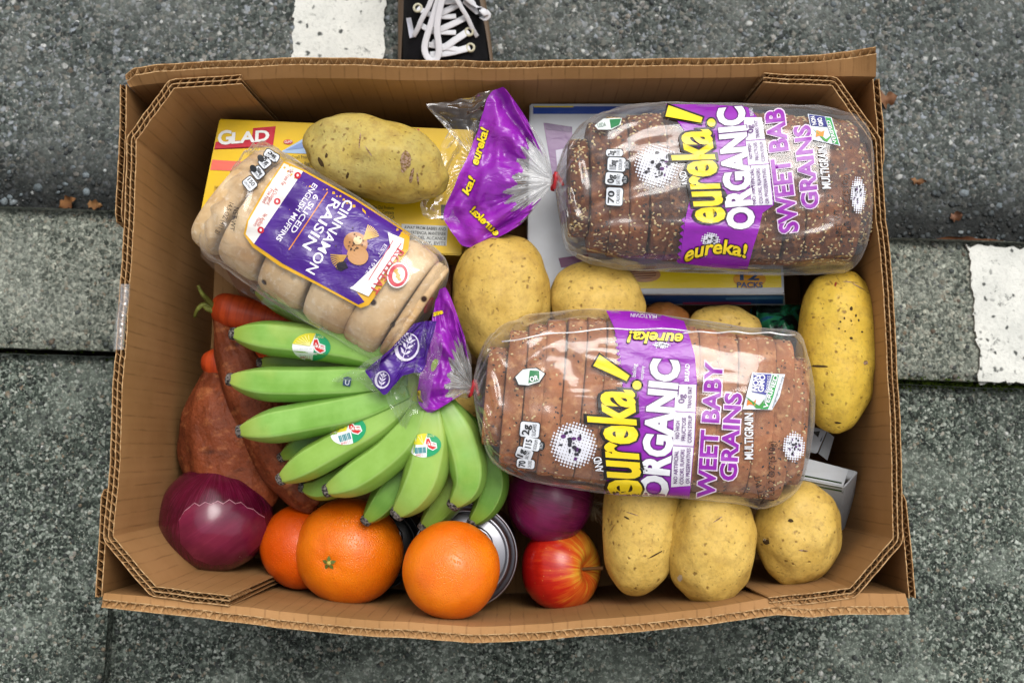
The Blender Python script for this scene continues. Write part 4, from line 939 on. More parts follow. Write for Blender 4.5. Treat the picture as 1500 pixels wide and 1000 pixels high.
def fan(neck, outline, mats, thr, pleat=.004, nr=46, na=150, seed=0, sag=0.0, fold=9, closed=False):
    """crumpled end of a bag: rays from the tied neck to an outline, pleated"""
    vs, fs, mi = [], [], []; nk = Vector(neck); global FANUV; FANUV = [(j / (na - 1), i / (nr - 1)) for i in range(nr) for j in range(na)]
    for i in range(nr):
        r = (i / (nr - 1)) * .985 + .015
        for j in range(na):
            o = Vector(cr(outline, j / (na - 1))); a = j / (na - 1)
            jag = 1 + .03 * noise.noise(Vector((a * 22, seed, 0)))
            q = nk.lerp(o, r * (jag if r > .8 else 1))
            pl = math.sin(a * PI * 2 * fold + 2.2 * noise.noise(Vector((a * 6, r * 1.2, seed)))) * (1.15 - r) * r * 2.2 + 1.5 * fbm((a * 5 + seed, r * 3.4, 0)) * r
            fine = 1.1 * math.sin(a * 190 + 6 * noise.noise(Vector((a * 9, r, seed)))) * max(0, .62 - r) * 1.6 * r
            pl += .9 * (abs(noise.noise(Vector((a * 8 + seed, r * 5, 3)))) * -2 + .5) * r
            q.z += pleat * (pl + fine) + sag * math.sin(r * PI)
            vs.append(P(*q))
    fs = grid_faces(nr, na)
    for i in range(nr - 1):
        r = i / (nr - 1)
        for j in range(na - 1): mi.append(thr(r, j / (na - 1)))
    return vs, fs, mi
def slices(lf, t0, t1, n, mat, parent, org, name='bread_slice', hfac=.94, tilt=.03, seed=0, e=2.5, gap=.0002):
    rr = random.Random(seed); out = []
    c0_, c1_ = lf.sec(t0)[0], lf.sec(t1)[0]; ax_ = (c1_ - c0_).normalized(); tab = []
    for k in range(301): t = t0 + (t1 - t0) * k / 300; tab.append(((lf.sec(t)[0] - c0_).dot(ax_), t))
    def inv(x):
        for (xa, ta), (xb, tb) in zip(tab, tab[1:]):
            if xb >= x: return ta + (tb - ta) * (x - xa) / max(1e-9, xb - xa)
        return t1
    L = tab[-1][0]; nz0 = ax_.cross(Vector((0, 0, 1))).normalized()
    for k in range(n):
        xa, xb = L * k / n, L * (k + 1) / n; secs = [lf.sec(inv(x)) for x in (xa + .001, (xa + xb) / 2, xb - .001)]
        w_ = min(q[1].length for q in secs) * hfac - .001; hh = min(q[2] for q in secs) * .96 - .0015; c = c0_ + ax_ * ((xa + xb) / 2); cc = secs[1][0]
        c = Vector((cc.x, cc.y, cc.z)); th = L / n - gap; up = Vector((0, 0, 1))
        d = (ax_ + nz0 * rr.gauss(0, tilt) + up * rr.gauss(0, tilt * .6)).normalized()
        wn = (nz0 - d * nz0.dot(d)).normalized(); up = d.cross(wn); up = up if up.z > 0 else -up
        m = 64; prof = [(-.5, .80), (-.5, .978), (-.44, 1.0), (-.15, 1.004), (.15, 1.004), (.44, 1.0), (.5, .978), (.5, .80)]; vs = []
        sc = 1 + rr.gauss(0, .010); oz = rr.gauss(0, .0006)
        for dx, s_ in prof:
            for j in range(m):
                a = 2 * PI * j / m; ca_, sa_ = math.cos(a), math.sin(a); ee = 2 / e
                x = math.copysign(abs(ca_) ** ee, ca_) * w_; y = math.copysign(abs(sa_) ** ee, sa_) * hh
                nz = 1 + .014 * fbm((x * 45 + seed, y * 45, (k + dx * .3) * 2.1)) + .006 * noise.noise(Vector((x * 200, y * 200, k * 3.1 + dx)))
                vs.append(c + wn * x * s_ * sc * nz + up * (y * s_ * sc * nz + oz) + d * dx * th)
        fs = grid_faces(len(prof), m, True); fs += [tuple(range(m - 1, -1, -1)), tuple((len(prof) - 1) * m + j for j in range(m))]
        mk(name, vs, fs, mat, parent, org=org); out.append((vs, fs))
    return out
def bread_mat(name, c1, c2, c3, dark=.4):
    g = G(name, .75, .3); v = g.co(); a = g.noise(v, 30, 5, .6); b = g.noise(v, 140, 4, .6)
    c = g.mix(g.mr(a, .35, .65), c1, c2); c = g.mix(g.ma('MULTIPLY', g.mr(b, .5, .7), .6), c, c3)
    d = g.vor(v, 150); rn = g.n('SeparateColor', {0: g.vor(v, 150, out=1)}); sp = g.ma('MULTIPLY', g.mr(d, .16, .28, 1, 0), g.mr(rn, .72, .75)); c = g.mix(g.ma('MULTIPLY', sp, dark), c, '#1c1210')
    return g.set(col=c, nrm=g.bump(g.ma('ADD', a, b), .6, .003))
BRA = bread_mat('seeded_crust', '#7d4727', '#482513', '#b57a4a', 1.0); BRB = bread_mat('soft_crust', '#b07045', '#8a5634', '#cc9a68', .7)
def seeds(lf, body, parent, org, n, t0, t1, seed, white=.55):
    vs0 = []; bvh_v, bvh_f = [], []
    for a, b in body: k = len(bvh_v); bvh_v += a; bvh_f += [tuple(k + i for i in f) for f in b]
    bv = BVHTree.FromPolygons(bvh_v, bvh_f); rr = random.Random(seed); iv, jf = ico(1); acc = {0: ([], []), 1: ([], []), 2: ([], [])}
    for _ in range(n):
        t, a = rr.uniform(t0, t1), rr.uniform(.05, PI - .05); p_ = lf.pt(t, a, wr=False) ; c = lf.sec(t)[0]; loc, nn, i, ds = bv.ray_cast(p_ + (p_ - c) * .3, (c - p_).normalized())
        if loc is None: continue
        kind = 0 if rr.random() < white else (1 if rr.random() < .75 else 2); L = rr.uniform(.0012, .0019) if kind == 0 else rr.uniform(.0009, .0017)
        an = rr.uniform(0, 6.3); t1_ = Vector((math.cos(an), math.sin(an), 0)); t1_ = (t1_ - nn * t1_.dot(nn)).normalized(); t2_ = nn.cross(t1_)
        V_, F_ = acc[kind]; k = len(V_)
        for q in iv: V_.append(loc + t1_ * q.x * L + t2_ * q.y * L * .58 + nn * q.z * L * .4)
        F_ += [tuple(k + i for i in f) for f in jf]
    for kd, (nm, col) in enumerate((('sesame_seeds', '#d8c08c'), ('dark_seeds', '#231a1a'), ('brown_seeds', '#8a5a2a'))):
        if acc[kd][0]: mk(nm, acc[kd][0], acc[kd][1], flat(nm, col, .5), parent, org=org, kind='stuff')
RED = flat('red_twist_tie', '#c81e2a', .4)
def twist(px, py, z, ang, parent, org, n=2):
    c = P(px, py, z); vs, fs = [], []
    loop = [c + Vector((0.0016 * math.sin(2 * PI * k / 20 * n) + .0015 * (k / 20 - .5), .0078 * math.cos(2 * PI * k / 20 * n), .007 * math.sin(2 * PI * k / 20 * n + .5))) for k in range(21)]
    R_ = Matrix.Rotation(ang, 3, 'Z'); loop = [c + R_ @ (q - c) for q in loop]
    loop += [loop[-1] + R_ @ Vector((.002 * k, -.003 * k, .001 * k)) for k in range(1, 5)]
    vs, fs = tube(loop, 1, 10, flatten=(.0013, .0007)); mk('twist_tie', vs, fs, RED, parent, org=org)
def halftone(p, cx, cy, rx, ry, sp, ang=.3, lay=1):
    p.g = 'halftone_disc/%d' % cx; p.dots(cx, cy, rx, ry, sp, '#dcdce4', lay, ang)
    rr = random.Random(int(cx)); lo = p.g
    for _ in range(22):            # plain dark specks inside the dotted disc
        a, q = rr.uniform(0, 6.3), rr.random() ** .5 * .62; p.disc(cx + rx * q * math.cos(a), cy + ry * q * math.sin(a), rx * rr.uniform(.03, .12), ry * rr.uniform(.03, .12), '#2a2730' if rr.random() < .8 else '#5a2a6a', lay + 1, 8)
def nutri(p, cx, cy, w_, h_, ang, big, small, lay=1, tag=False):
    p.g = 'nutrition_mark/%d_%d' % (cx, cy); ca, sa = math.cos(ang), math.sin(ang); T = lambda u, v_: (cx + u * ca - v_ * sa, cy + u * sa + v_ * ca)
    def rr_(w1, h1, r): return [T(sx * (w1 - r) + r * math.cos(a), sy * (h1 - r) + r * math.sin(a)) for sx, sy, a0 in ((1, 1, 0), (-1, 1, PI / 2), (-1, -1, PI), (1, -1, 1.5 * PI)) for a in (a0, a0 + .5, a0 + 1.07, a0 + PI / 2)]
    p.poly(rr_(w_ / 2 + 1.2, h_ / 2 + 1.2, 4), '#2a2a2c', lay, 6); p.poly(rr_(w_ / 2, h_ / 2, 3.5), '#dadde2', lay + 1, 6)
    p.text(big, T(-w_ * .36, -h_ * .02), T(w_ * .30, -h_ * .02), h_ * .36, '#202022', layer=lay + 2, step=None, bold=.025); p.text(small, T(-w_ * .40, h_ * .33), T(w_ * .40, h_ * .33), h_ * .20, '#202022', layer=lay + 2, step=None)
    if tag: p.disc(*T(0, h_ * .62), w_ * .38, h_ * .2, '#1b1b1d', lay + 1, 14, ang); p.text('5% DV', T(-w_ * .25, h_ * .68), T(w_ * .25, h_ * .68), h_ * .16, '#dadde2', layer=lay + 2, step=None)
BLK, YLW, WH = '#17120f', '#f0d21c', '#e6e6ea'

def bang(p, a, b, c, k):
    a, b = V2(a), V2(b); d = (b - a).normalized(); n = Vector((-d.y, d.x))
    for gr, col, ly in ((2.6, BLK, 2), (0, YLW, 4)):
        p.poly([tuple(q) for q in (a - d * gr + n * (9 * k + gr), b + d * gr + n * (4 * k + gr), b + d * gr - n * (4 * k + gr), a - d * gr - n * (8 * k + gr))], col, ly, 6)
        p.disc(c[0], c[1], 6 * k + gr, 6 * k + gr, col, ly, 16, 0, 6)
# ---- upper loaf
SA = [((814, 259), (814, 274), .168, .006), ((826, 222), (822, 325), .165, .030), ((850, 188), (834, 366), .163, .042), ((895, 166), (880, 387), .163, .0455), ((970, 155), (955, 394), .163, .0465), ((1060, 155), (1050, 397), .163, .0465),
      ((1150, 158), (1145, 402), .163, .0465), ((1212, 163), (1202, 401), .163, .046), ((1252, 172), (1246, 395), .161, .040), ((1267, 192), (1264, 362), .158, .030), ((1272, 232), (1271, 330), .155, .013)]
LA = Loft(SA, 5); AORG = P(1050, 280, .118)
la = empty('bagged_loaf', AORG, 'seed covered loaf in clear purple bag on the white cracker carton', 'bread', 'bagged bread loaves')
bodyA = slices(LA, .16, .91, 16, BRA, la, AORG, seed=3, hfac=.90, tilt=.02)
seeds(LA, bodyA, la, AORG, 2000, .16, .91, 4, .48)
vA, fA = LA.mesh(); mk('bag', vA, fA, FILM, la, org=AORG)
p = Print([(vA, fA)], gap=.0006)
p.poly([(975, 153), (1040, 153), (1095, 157), (1108, 170), (1125, 230), (1134, 300), (1117, 312), (1112, 335), (1104, 360), (1095, 394), (1045, 392), (996, 385), (1000, 350), (1004, 320), (1009, 298), (1022, 262), (1012, 205)], PURP, 0, 5)
for k in range(7): y = 318 + k * 10; p.poly([(1003 - k * 1.2, y), (1003 - k * 1.2, y + 9), (998 - k * 1.2, y + 4)], PURP, 0, None)
p.g = 'brand_lettering'
p.text('eureka', (1061, 322), (1038, 190), 58, YLW, outl=((.085, BLK), (.065, BLK)), layer=2, bold=.03, shear=.25, step=6)
bang(p, (977, 162), (1028, 176), (1042, 180), 1.0)
p.g = 'lettering'
p.text('ORGANIC', (1104, 332), (1088, 157), 36, WH, outl=((.08, '#5a1470'),), layer=1, bold=.048, step=6)
p.poly([(1089, 172), (1116, 172), (1126, 240), (1132, 300), (1101, 301), (1096, 240)], '#d8d4de', 1, 4)
for (a, b) in (((1093, 206), (1121, 204)), ((1097, 242), (1127, 240))): p.line(a, b, 1.0, '#8a2aa0', 2, 6)
for t, a, b, h in (('NO ARTIFICIAL', (1108, 298), (1104, 246), 5), ('COLORS, FLAVORS', (1118, 298), (1113, 246), 5), ('OR PRESERVATIVES', (1127, 298), (1122, 246), 5), ('NO HIGH', (1103, 232), (1100, 210), 5), ('FRUCTOSE', (1112, 234), (1109, 208), 5), ('CORN SYRUP', (1121, 236), (1118, 207), 5), ('0g', (1104, 194), (1102, 182), 8), ('TRANS FAT', (1113, 202), (1110, 176), 5)):
    p.text(t, a, b, h, '#5a2070', layer=3, step=5, bold=.012)
p.text('SWEET BAB', (1169, 338), (1147, 160), 26, '#8e1fa2', outl=((.075, '#e4cfe8'),), layer=1, bold=.03, step=6)
p.text('GRAINS', (1199, 303), (1186, 184), 23, '#8e1fa2', outl=((.075, '#e4cfe8'),), layer=1, bold=.03, step=6)
p.text('MULTIGRAIN', (1217, 276), (1210, 213), 12, WH, outl=((.05, '#55504e'),), layer=1, bold=.02, step=8, shear=.15)
p.text('BREAD', (1104, 169), (1102, 158), 5, WH, layer=1, step=10)
# certification mark
p.g = 'certification_mark'
p.poly([(1183, 167), (1218, 172), (1231, 214), (1191, 205)], '#d5dbe6', 1, 6); p.poly([(1185, 168), (1208, 171), (1212, 186), (1188, 184)], '#2a2a78', 2, 6); p.text('NON', (1196, 182), (1193, 170), 6, WH, layer=3, step=None, bold=.03); p.text('GMO', (1206, 184), (1203, 172), 6, WH, layer=3, step=None, bold=.03)
p.poly([(1209, 172), (1217, 173), (1229, 212), (1220, 210)], '#2f9a4a', 2, 6); p.text('VERIFIED', (1226, 209), (1215, 176), 5, WH, layer=3, step=None, bold=.02)
p.poly([(1196, 190), (1203, 193), (1208, 191), (1206, 201), (1200, 199), (1195, 201)], '#e08a2a', 2, 6); p.poly([(1190, 188), (1210, 204), (1220, 196), (1212, 208), (1207, 206)], '#4a9a3a', 2, 6)
p.g = 'weight_print'
p.text('NET WT', (1234, 346), (1230, 306), 8, '#2a2424', layer=1, step=8); p.text('1 LB 2 OZ (510g)', (1247, 345), (1242, 255), 8, '#2a2424', layer=1, step=8)
halftone(p, 1257, 286, 11, 28, 3.2, .1)
halftone(p, 962, 243, 33, 32, 4.4)
p.g = 'small_lettering'; p.text('AND', (1010, 270), (1004, 250), 10, WH, outl=((.08, BLK),), layer=1, step=8, bold=.02)
nutri(p, 900, 288, 26, 24, -PI / 2 + .05, '70', 'CALORIES'); nutri(p, 900, 262, 18, 26, -PI / 2 + .08, '0g', 'SAT FAT', tag=True); nutri(p, 903, 241, 20, 26, -PI / 2 + .05, '115mg', 'SODIUM', tag=True); nutri(p, 900, 224, 10, 24, -PI / 2, '2g', 'SUGARS')
p.g = 'leaf_mark'
p.poly([(871, 184), (884, 174), (911, 173), (909, 183), (896, 190), (876, 190)], '#dfe6e2', 1, 5); p.poly([(893, 175), (910, 174), (907, 183), (895, 188)], '#2d7a4a', 2, 5); p.text('USDA', (876, 187), (888, 185), 6, '#2d5a42', layer=2, step=None)
p.g = 'side_lettering'; p.text('eureka!', (1004, 384), (1095, 379), 20, YLW, outl=((.075, BLK), (.05, BLK)), layer=2, bold=.025, shear=.2, step=6, arc=10)
halftone(p, 1041, 352, 14, 12, 3.2, .2)
p.build('printed_band', la, AORG)
twist(812, 266, .168, -.15, la, AORG)
oA = [(800, 222, .15), (790, 200, .165), (772, 175, .168), (752, 145, .172), (735, 129, .178), (716, 140, .172), (704, 178, .165), (690, 215, .163), (668, 268, .158), (650, 312, .15), (662, 340, .15), (684, 362, .15), (712, 354, .152), (748, 338, .154), (770, 322, .156), (786, 300, .15)]
vs, fs, mi = fan((812, 266, .168), oA, None, lambda r, a: 1 if r > .40 + .05 * math.sin(a * 90) + .05 * noise.noise(Vector((a * 11, 3, 0))) and .13 < a < .9 + .02 * math.sin(r * 20) else (0 if r < .55 else 2), .0062, seed=4, fold=6, sag=.004)
tA = mk('bag_tail', vs, fs, [NECKF, PURPT, TAILF], la, mi=mi, org=AORG, uvs=FANUV)
p = Print([(vs, fs)], first=.0012, gap=.0005)
for a, b, h in (((700, 242), (716, 190), 12), ((686, 286), (697, 262), 11)): p.text('eureka!' if h == 12 else 'ka!', a, b, h, YLW, outl=((.07, BLK),), layer=0, bold=.03, step=5, shear=.2)
p.text('eureka!', (726, 346), (688, 310), -11, YLW, outl=((.07, BLK),), layer=0, bold=.03, step=5)
p.build('tail_lettering', tA, AORG)
vs, fs, mi = fan((700, 240, .150), [(738, 128, .172), (706, 136, .172), (668, 148, .168), (624, 154, .164), (657, 182, .162), (640, 225, .158), (618, 285, .155), (622, 318, .152), (655, 324, .150), (686, 362, .143)], None, lambda r, a: 0, .0042, seed=8, fold=3)
mk('loose_film', vs, fs, [TAILF], la, org=AORG)

# ---- lower loaf
SB = [((694, 558), (694, 576), .160, .006), ((705, 516), (704, 632), .157, .032), ((724, 488), (721, 674), .156, .043), ((762, 467), (756, 698), .156, .0465), ((822, 457), (813, 711), .156, .047), ((900, 454), (891, 723), .156, .047),
      ((1000, 466), (990, 730), .156, .047), ((1090, 479), (1084, 738), .156, .046), ((1160, 486), (1122, 744), .154, .040), ((1178, 518), (1166, 716), .152, .030), ((1190, 570), (1186, 648), .148, .014)]
LB = Loft(SB, 9); BORG2 = P(940, 600, .108)
lb = empty('bagged_loaf', BORG2, 'smooth sliced loaf in clear purple bag across the centre, right of bananas', 'bread', 'bagged bread loaves')
bodyB = slices(LB, .15, .90, 17, BRB, lb, BORG2, seed=13, hfac=.915, tilt=.02, e=2.8)
seeds(LB, bodyB, lb, BORG2, 720, .15, .90, 14, .42)
vB, fB = LB.mesh(); mk('bag', vB, fB, FILM, lb, org=BORG2)
p = Print([(vB, fB)], gap=.0006)
p.poly([(888, 455), (950, 456), (1002, 470), (1012, 500), (1018, 520), (1021, 562), (1018, 640), (1010, 730), (950, 728), (884, 723), (893, 690), (905, 640), (912, 590), (912, 550), (907, 510), (899, 478)], PURP, 0, 5)
for k in range(8): y = 478 + k * 9; p.poly([(904 + k * .9, y), (904 + k * .9, y + 8), (899 + k * .9, y + 4)], PURP, 0, None)
p.g = 'brand_lettering'
p.text('eureka', (938, 726), (926, 572), 66, YLW, outl=((.085, BLK), (.065, BLK)), layer=2, bold=.03, shear=.25, step=6)
bang(p, (874, 527), (920, 554), (933, 564), 1.1)
p.g = 'lettering'
p.text('ORGANIC', (975, 733), (994, 530), 38, WH, outl=((.08, '#5a1470'),), layer=1, bold=.048, step=6)
p.poly([(983, 713), (986, 640), (990, 563), (1020, 563), (1017, 640), (1011, 711)], '#e0dce4', 1, 6)
for (a, b) in (((988, 602), (1020, 604)), ((986, 652), (1017, 654))): p.line(a, b, 1.0, '#8a2aa0', 2, 6)
for t, a, b, h in (('NO ARTIFICIAL', (992, 708), (994, 660), 5.5), ('COLORS, FLAVORS', (1001, 709), (1003, 658), 5.5), ('OR PRESERVATIVES', (1010, 708), (1012, 656), 5.5), ('NO HIGH', (995, 642), (996, 616), 5.5), ('FRUCTOSE', (1004, 645), (1005, 611), 5.5), ('CORN SYRUP', (1013, 648), (1014, 608), 5.5), ('0g', (1003, 590), (1003, 577), 9), ('TRANS FAT', (1013, 598), (1014, 566), 5.5)):
    p.text(t, a, b, h, '#5a2070', layer=3, step=5, bold=.012)
p.text('WEET BABY', (1046, 728), (1058, 533), 24, '#8e1fa2', outl=((.075, '#eddcee'),), layer=1, bold=.03, step=6)
p.text('GRAINS', (1078, 703), (1086, 577), 23, '#8e1fa2', outl=((.075, '#eddcee'),), layer=1, bold=.03, step=6)
p.text('MULTIGRAIN', (1103, 672), (1103, 605), 12, WH, outl=((.05, '#4a4442'),), layer=1, bold=.02, step=8)
p.text('BREAD', (1009, 558), (1010, 533), 6, WH, layer=1, step=8, bold=.02)
p.g = 'certification_mark'
p.poly([(1102, 545), (1150, 548), (1142, 581), (1131, 600), (1088, 599)], '#d8dce4', 1, 6); p.poly([(1104, 547), (1130, 548), (1122, 578), (1102, 574)], '#3a3a92', 2, 6); p.text('NON', (1109, 573), (1113, 549), 8, WH, layer=3, step=None, bold=.03); p.text('GMO', (1118, 574), (1121, 549), 8, WH, layer=3, step=None, bold=.03); p.text('Project', (1125, 575), (1128, 550), 5, WH, layer=3, step=None)
p.poly([(1132, 549), (1141, 549), (1133, 580), (1125, 599), (1114, 599), (1124, 580)], '#2f9a4a', 2, 6); p.text('VERIFIED', (1124, 598), (1140, 550), 6, WH, layer=3, step=None, bold=.03); p.text('nongmoproject.org', (1133, 597), (1148, 552), 3, '#5a6a6a', layer=2, step=None)
p.poly([(1095, 585), (1102, 590), (1108, 584), (1106, 594), (1099, 592), (1094, 594)], '#e0822a', 2, 6); p.poly([(1092, 580), (1112, 594), (1120, 584), (1116, 598), (1108, 598)], '#3f8f3a', 2, 6)
p.g = 'weight_print'
p.text('NET WT', (1122, 736), (1113, 695), 9, '#2a2020', layer=1, step=8); p.text('1 LB 2 OZ (510g)', (1134, 733), (1136, 646), 9, '#2a2020', layer=1, step=8)
halftone(p, 1163, 654, 17, 22, 3.6, .1); halftone(p, 840, 652, 35, 34, 4.6)
p.g = 'small_lettering'; p.text('AND', (884, 690), (880, 668), 11, WH, outl=((.08, BLK),), layer=1, step=8, bold=.02)
p.g = 'leaf_mark'
p.poly([(755, 552), (766, 541), (785, 539), (798, 547), (790, 559), (774, 564), (760, 563)], '#dfe6e2', 2, 5); p.poly([(753, 552), (766, 540), (786, 537.5), (800, 547), (791, 561), (773, 566), (758, 565)], '#2a2426', 1, 5); p.poly([(776, 542), (790, 543), (790, 557), (774, 561)], '#2d7a4a', 3, 5); p.text('OR', (777, 559), (789, 556), 7, WH, layer=4, step=None, bold=.03)
nutri(p, 776, 629, 22, 28, -PI / 2 + .1, '2g', 'SUGARS'); nutri(p, 779, 650, 18, 24, -PI / 2 + .2, '115', 'SODIUM', tag=True); nutri(p, 768, 664, 16, 24, -PI / 2 + .35, '1g', 'SAT FAT'); nutri(p, 770, 679, 13, 26, -PI / 2 + .1, '70', 'CALORIES')
p.g = 'side_lettering'; p.text('eureka!', (1000, 489), (920, 485), 16, YLW, outl=((.075, BLK), (.05, BLK)), layer=2, bold=.025, shear=.2, step=6)
halftone(p, 969, 505, 13, 5, 3.0)
p.g = 'small_lettering/2'; p.text('MULTIGRAIN', (962, 461), (924, 459), 5, WH, layer=1, step=8); p.g = 'small_lettering/3'; p.text('baking', (931, 552), (933, 533), 6, WH, layer=1, step=8); p.text('company', (942, 556), (944, 536), 5, WH, layer=1, step=8)
p.build('printed_band', lb, BORG2)
twist(691, 569, .160, -.35, lb, BORG2)
# seam flap folded along the upper side of the bag
SEAM = film_mat('film_seam', haze=.3, base=.15, rough=.15)
bvB = Print([(vB, fB)])
for a, b, ph in (((735, 500), (1012, 484), 0), ((1000, 487), (1165, 490), 2)):
    pa = [bvB.hit(a[0] + (b[0] - a[0]) * t / 40, a[1] + (b[1] - a[1]) * t / 40 - 9 * math.sin(PI * t / 40) * (1 if ph == 0 else .2) + 1.2 * math.sin(t * .5 + ph), .0012) for t in range(41)]
    tv, tf = tube(pa, 1, 8, flatten=(.0007, .0003)); mk('bag_seam', tv, tf, SEAM, lb, org=BORG2)
oB = [(690, 520, .165), (682, 497, .17), (670, 462, .176), (655, 424, .182), (646, 424, .183), (638, 440, .182), (633, 465, .184), (629, 495, .186), (621, 530, .185), (613, 560, .184), (612, 588, .178), (628, 604, .172), (646, 597, .17), (664, 583, .168), (684, 584, .162)]
vs, fs, mi = fan((692, 567, .161), oB, None, lambda r, a: 1 if r > .46 + .05 * math.sin(a * 80) + .07 * noise.noise(Vector((a * 9, 5, 0))) and .08 < a < .93 else (0 if r < .6 else 2), .0062, seed=12, fold=5, sag=.003)
tB = mk('bag_tail', vs, fs, [NECKF, PURPT, TAILF], lb, mi=mi, org=BORG2, uvs=FANUV)
p = Print([(vs, fs)], first=.0012, gap=.0005)
p.text('ure', (634, 463), (649, 459), 7, YLW, outl=((.06, BLK),), layer=0, bold=.05, step=4); p.text('e', (613, 589), (616, 574), 8, YLW, outl=((.06, BLK),), layer=0, bold=.05, step=4)
p.build('tail_lettering', tB, BORG2)

# ---- muffins
SM = [((366, 224), (316, 306), .158, .016), ((386, 213), (297, 364), .158, .034), ((424, 230), (326, 390), .160, .041), ((476, 260), (378, 428), .161, .043), ((534, 296), (434, 464), .161, .043), ((592, 335), (492, 498), .161, .043), ((640, 366), (540, 526), .161, .042), ((657, 392), (566, 526), .16, .036), ((648, 425), (592, 512), .158, .026), ((628, 458), (608, 490), .165, .010)]
LM = Loft(SM, 21, amp=.0014); MORG = P(480, 375, .118)
lm = empty('muffin_bag', MORG, 'clear bag of six English muffins with purple label over the yellow carton', 'muffins')
g = G('muffin_crust', .8, .25); v = g.co(); a = g.noise(v, 35, 4); b = g.noise(v, 160, 4)
c = g.mix(g.mr(a, .38, .64), '#dfc49c', '#c8a474'); c = g.mix(g.ma('MULTIPLY', g.mr(b, .55, .72), .5), c, '#f4e8d2'); c = g.mix(g.mr(g.noise(v, 16, 3), .50, .68, 0, .55), c, '#94663c')
rn = g.n('SeparateColor', {0: g.vor(v, 70, out=1)}); c = g.mix(g.ma('MULTIPLY', g.mr(g.vor(v, 70), .14, .26, 1, 0), g.mr(rn, .74, .76)), c, '#2e1a12')
MUF = g.set(col=c, nrm=g.bump(g.ma('ADD', g.ma('MULTIPLY', a, .4), b), .5, .002))
t0, t1, nm = .10, .80, 6
for k in range(nm):
    ta, tb = t0 + (t1 - t0) * k / nm, t0 + (t1 - t0) * (k + 1) / nm; A, B = LM.sec(ta)[0], LM.sec(tb)[0]; c, wv, h = LM.sec((ta + tb) / 2); d = (B - A); th = d.length * .99; d.normalize()
    wn = wv.normalized(); rr = random.Random(k + 40); d = (d + wn * rr.gauss(0, .04)).normalized(); wn = (wn - d * wn.dot(d)).normalized(); up = d.cross(wn); up = up if up.z > 0 else -up
    m = 64; vs = []; prof = [(-.5, .50), (-.5, .86), (-.46, .94), (-.34, .985), (-.05, 1.0), (0, .975), (.05, 1.0), (.34, .985), (.46, .94), (.5, .86), (.5, .50)]
    for dx, s_ in prof:
        for j in range(m):
            an = 2 * PI * j / m; x = math.copysign(abs(math.cos(an)) ** .80, math.cos(an)) * (wv.length * .94); y = math.copysign(abs(math.sin(an)) ** .80, math.sin(an)) * (h * .95 - .0015)
            nz = 1 + .018 * fbm((x * 30, y * 30, k * 3.3 + dx)); vs.append(c + wn * x * s_ * nz + up * y * s_ * nz + d * dx * th)
    fs = grid_faces(len(prof), m, True) + [tuple(range(m - 1, -1, -1)), tuple((len(prof) - 1) * m + j for j in range(m))]
    mk('muffin', vs, fs, MUF, lm, org=MORG)
vM, fM = LM.mesh(); mk('bag', vM, fM, FILM, lm, org=MORG)
p = Print([(vM, fM)], gap=.0004)
GOLD = '#d9a41e'
p.poly([(416, 236), (446, 249), (520, 290), (601, 342), (598, 366), (566, 412), (540, 447), (528, 451), (470, 420), (410, 390), (370, 362), (357, 343), (362, 322), (388, 276)], GOLD, 0, 5)
p.poly([(416, 239), (444, 251), (372, 357), (360, 343), (364, 324), (390, 278)], '#e2ddd6', 1, 5)
p.poly([(444, 251), (520, 293), (590, 338), (570, 366), (548, 392), (516, 420), (534, 442), (525, 446), (470, 416), (414, 386), (372, 357)], DEEP, 1, 5)
p.g = 'lettering'
for t, a, b, h in (('0g Trans Fat', (425, 248), (411, 270), 6), ('A Cholesterol', (403, 275), (390, 298), 6), ('Free Food', (396, 276), (384, 296), 6), ('No Artificial', (387, 312), (376, 330), 6), ('Flavors', (378, 318), (371, 330), 5)): p.text(t, a, b, h, '#c8433a', layer=2, step=10)
for x, y in ((436, 257), (406, 295), (382, 337)): p.disc(x, y, 5, 5, '#c22030', 2, 12); p.disc(x, y, 1.8, 2.2, '#f0e0e0', 3, 8)
p.text('ENGLISH MUFFINS', (459, 268), (404, 350), 7.5, '#e4deea', layer=2, step=8, bold=.015); p.text('6 SLICED', (461, 284), (425, 338), 8, '#e4deea', layer=2, step=8, bold=.015)
p.line((480, 281), (423, 366), 1.6, '#d8802a', 2, 8)
p.text('RAISIN', (487, 290), (443, 360), 14, '#eeeaf2', layer=2, step=7, bold=.012); p.text('CINNAMON', (506, 291), (448, 396), 14, '#eeeaf2', layer=2, step=7, bold=.012)
p.g = 'muffin_picture'
p.disc(520, 362, 22, 17, '#5a2a90', 2, 20, -.8, 5); p.disc(521, 356, 18, 16, '#b07a48', 3, 20, .4, 5); p.disc(524, 374, 16, 14, '#c08c58', 4, 20, .4, 5); p.disc(524, 352, 6.5, 6.5, '#d8b888', 5, 14)
rr = random.Random(2)
for _ in range(22): p.disc(521 + rr.gauss(0, 8), 362 + rr.gauss(0, 9), 1.3, 1.0, '#3a2014', 6, 6)
for k in range(9): a = -1.25 + k * .12; p.line((532, 352), (532 + 24 * math.cos(a), 352 + 24 * math.sin(a)), 1.6, '#cfa24a', 3, None)
for k in range(8): a = 2.2 + k * .14; p.line((508, 374), (508 + 24 * math.cos(a), 374 + 24 * math.sin(a)), 1.5, '#b98c3c', 3, None)
p.poly([(494, 385), (505, 382), (510, 392), (500, 397), (492, 394)], '#1a1024', 3, None)
p.g = 'brand_logo'
p.poly([(568, 340), (592, 350), (590, 364), (560, 404), (540, 434), (512, 422), (528, 412), (516, 420), (550, 388), (572, 362)], '#e6e2e0', 4, 5)
p.line((588, 356), (556, 404), 1.2, '#c22030', 5, 6); p.line((576, 352), (540, 410), 1.0, '#c22030', 5, 6)
p.text('ROWEAT', (582, 363), (541, 425), 12, '#b8283a', layer=5, step=6, bold=.01)
